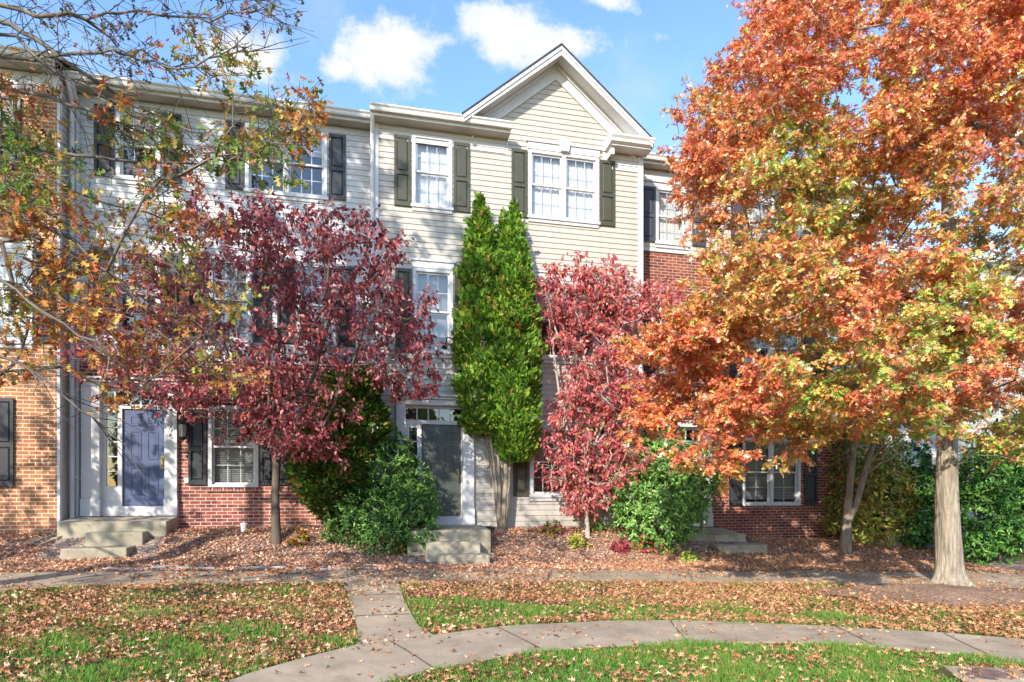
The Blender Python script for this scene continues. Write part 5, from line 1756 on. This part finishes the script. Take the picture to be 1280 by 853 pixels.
P, pr = ground_scatter(680000, -8.5, 12.5, 4.4, 11.6)
pr[:, 0] += RNG.normal(0, 5, len(P)); pr[:, 1] += RNG.normal(0, 1.6, len(P)) + 1.2 * np.sin(P[:, 0] * 9) + 1.0 * np.sin(P[:, 0] * 23 + 1)
inL, inS, inN = (in_poly(pr[:, 0], pr[:, 1], q) for q in (LAWN_L, LAWN_S, LAWN_N))
v = vnoise(P[:, 0], P[:, 1], 2.1)
edge_green = inS & (pr[:, 1] > np.interp(pr[:, 0], [500, 640, 900, 1100, 1280], [740, 752, 758, 772, 800]))
dirt_ = (((P[:, 0] - oc.x) / 2.7) ** 2 + ((P[:, 1] - oc.y + .15) / 1.0) ** 2) < 1
prob = np.where(inN, .95, np.where(inL, .28 + .33 * (v > .2) + .25 * (pr[:, 1] > 790), np.where(inS, .16 + .10 * (v > .5) + .55 * edge_green, 0)))
prob = np.where(inS & (pr[:, 0] > 1060), prob * .5, prob)
prob = np.where(dirt_, 0, prob)
cv_ = G(1232, 846)
prob = np.where(np.hypot((P[:, 0] - cv_.x) / 1.5, P[:, 1] - cv_.y) < .34, 0, prob)
keep = RNG.random(len(P)) < prob
P = P[keep]; n = len(P)
# thatch: each blade is one narrow bent triangle pair
hgt = RNG.uniform(.02, .06, n) * (1 + .5 * np.clip(vnoise(P[:, 0], P[:, 1], 4.1), -.8, 1.4)); ang = RNG.uniform(0, 2 * math.pi, n); wd = RNG.uniform(.003, .0065, n)
lean = RNG.normal(0, .45, (n, 2))
side = np.stack([np.cos(ang), np.sin(ang), np.zeros(n)], -1) * wd[:, None]
tip = P + np.stack([lean[:, 0] * hgt, lean[:, 1] * hgt, hgt], -1)
V = np.stack([P - side, P + side, tip], 1).reshape(-1, 3)
me = bpy.data.meshes.new('grass')
me.vertices.add(3 * n); me.vertices.foreach_set('co', V.astype(np.float32).ravel())
me.loops.add(3 * n); me.loops.foreach_set('vertex_index', np.arange(3 * n, dtype=np.int32))
me.polygons.add(n); me.polygons.foreach_set('loop_start', (np.arange(n) * 3).astype(np.int32))
me.update(calc_edges=True)
at_ = me.attributes.new('leaf_colour', 'FLOAT_COLOR', 'FACE')
cols = pick(palette(['588f34', '70a442', '467628', '8ab452', '9aa85c', 'b0a46a']), n, [4, 4, 3, 2.4, 1.2, .7], .2)
pt_ = np.clip(.5 + .3 * vnoise(P[:, 0] + 7, P[:, 1], 2.7), 0, 1)[:, None]
cols = cols * (1 - .45 * pt_) + cols.mean(0) * np.array([1.35, 1.05, .9]) * .45 * pt_
at_.data.foreach_set('color', np.concatenate([cols, np.ones((n, 1))], 1).astype(np.float32).ravel())
me.materials.append(M['grass'])
gro = bpy.data.objects.new('grass', me); COL.objects.link(gro)
tag(gro, 'short green grass of the front lawns', 'grass', kind='stuff')

# fallen leaves: on the lawns, in the beds and a few on the concrete
P, pr = ground_scatter(400000, -9.5, 14.5, 4.4, 14.9)
px, py = pr[:, 0], pr[:, 1]
inL, inS, inN = (in_poly(px, py, q) for q in (LAWN_L, LAWN_S, LAWN_N))
bedp = [(p_[0], p_[1] - 1) for p_ in BED] + [(1400, 640), (-300, 640)]
inB = in_poly(px, py, bedp) & (P[:, 1] < np.where(P[:, 0] > 6.65, YR, np.where(P[:, 0] > .25, YM, np.where(P[:, 0] > -5.72, YL, YB))) - .02)
v = vnoise(P[:, 0] + 3, P[:, 1], 1.6)
v2 = vnoise(P[:, 0], P[:, 1] + 5, 3.3)
prob = np.where(inL, np.clip(.62 - .30 * (v > .1) - .35 * np.clip((py - 765) / 60, 0, 1) * (px > 60) * (v2 > -.5) + .0 * v2, .1, .9), 0)
prob = np.where(inS, np.where(py > np.interp(px, [500, 640, 900, 1100, 1280], [746, 756, 762, 776, 803]), .15, .58 - .18 * (v2 > .6)), prob)
prob = np.where(inS & (px > 540) & (py > np.interp(px, [540, 640, 760, 900, 1150, 1280], [790, 777, 770, 770, 783, 793])), .6, prob)
prob = np.where(inN, .11 + .14 * (v2 > .8), prob)
prob = np.where(inB, .55, prob)
pathm = ~(inL | inS | inN | inB)
prob = np.where(pathm & (py > 700), .012 + .06 * (v2 > 1.1), prob)
prob = np.where(pathm & (py > 700) & (py < 745), .018 + .07 * (v2 > .8), prob)
prob = np.where(pathm & (px > 200) & (px < 720) & (py > 700) & (py < 735), .09 + .14 * (v2 > .8), prob)
dirt_ = (((P[:, 0] - oc.x) / 2.7) ** 2 + ((P[:, 1] - oc.y + .15) / 1.0) ** 2) < 1
prob = np.where(dirt_, .035 + .05 * (v2 > .8), prob)
prob = np.where(inS & (px > 1000) & ~dirt_, prob * .6, prob)
# nothing lies under the stoops
for (a, b_, c_, d__) in ((-5.6, -3.7, 12.98, 15), (.8, 2.68, 12.42, 15), (7.15, 9.32, 13.3, 15)):
    prob = np.where((P[:, 0] > a) & (P[:, 0] < b_) & (P[:, 1] > c_) & (P[:, 1] < d__), 0, prob)
keep = (RNG.random(len(P)) < prob) & (pr[:, 2] > 3)
P, inB, inL, px = P[keep], inB[keep], inL[keep], px[keep]
n = len(P)
P[:, 2] += RNG.uniform(.012, .045, n)
ax_ = RNG.normal(0, 1, (n, 3)); ax_[:, 2] *= .35
nn = RNG.normal(0, .75, (n, 3)); nn[:, 2] += .9
right = (px > 760)
cA = pick(palette(['a87856', 'b88e70', '8e6248', '74503a', 'd0b090', '9c6844', '583828']), n, [4, 3.4, 3.4, 2.6, 2, 2.4, 1.4], .2) * 1.35
cB = pick(palette(['96705a', 'b28c72', '785440', 'be9c84', '84624c', 'a27050', 'caae94']), n, [4, 3, 3, 2, 3, 2, 1.2], .22) * 1.8
cC = pick(palette(['ac7c56', 'bc8e68', '926444', 'd0ae84', '785038', 'a86c44']), n, [4, 3.6, 3, 2.4, 2, 2], .2) * 1.25
cols = np.where((inB & ~right)[:, None], cB, np.where((inB & right)[:, None], cB * .55 + cC * .45, np.where(right[:, None], cC * .8 + cA * .2, cA)))
lf = scatter('fallen_leaves', 'litter', P, ax_, nn, np.where(inB, RNG.uniform(.034, .07, n), RNG.uniform(.036, .072, n)), cols, M['leaf_dead'], None, .5, .55)
tag(lf, 'dry brown fallen leaves scattered over lawns, beds and paths', 'fallen leaves', kind='stuff')

for o in bpy.data.objects:
    if '_o' in o: del o['_o']
print('objects', len(bpy.data.objects), 'polys', sum(len(m_.polygons) for m_ in bpy.data.meshes))
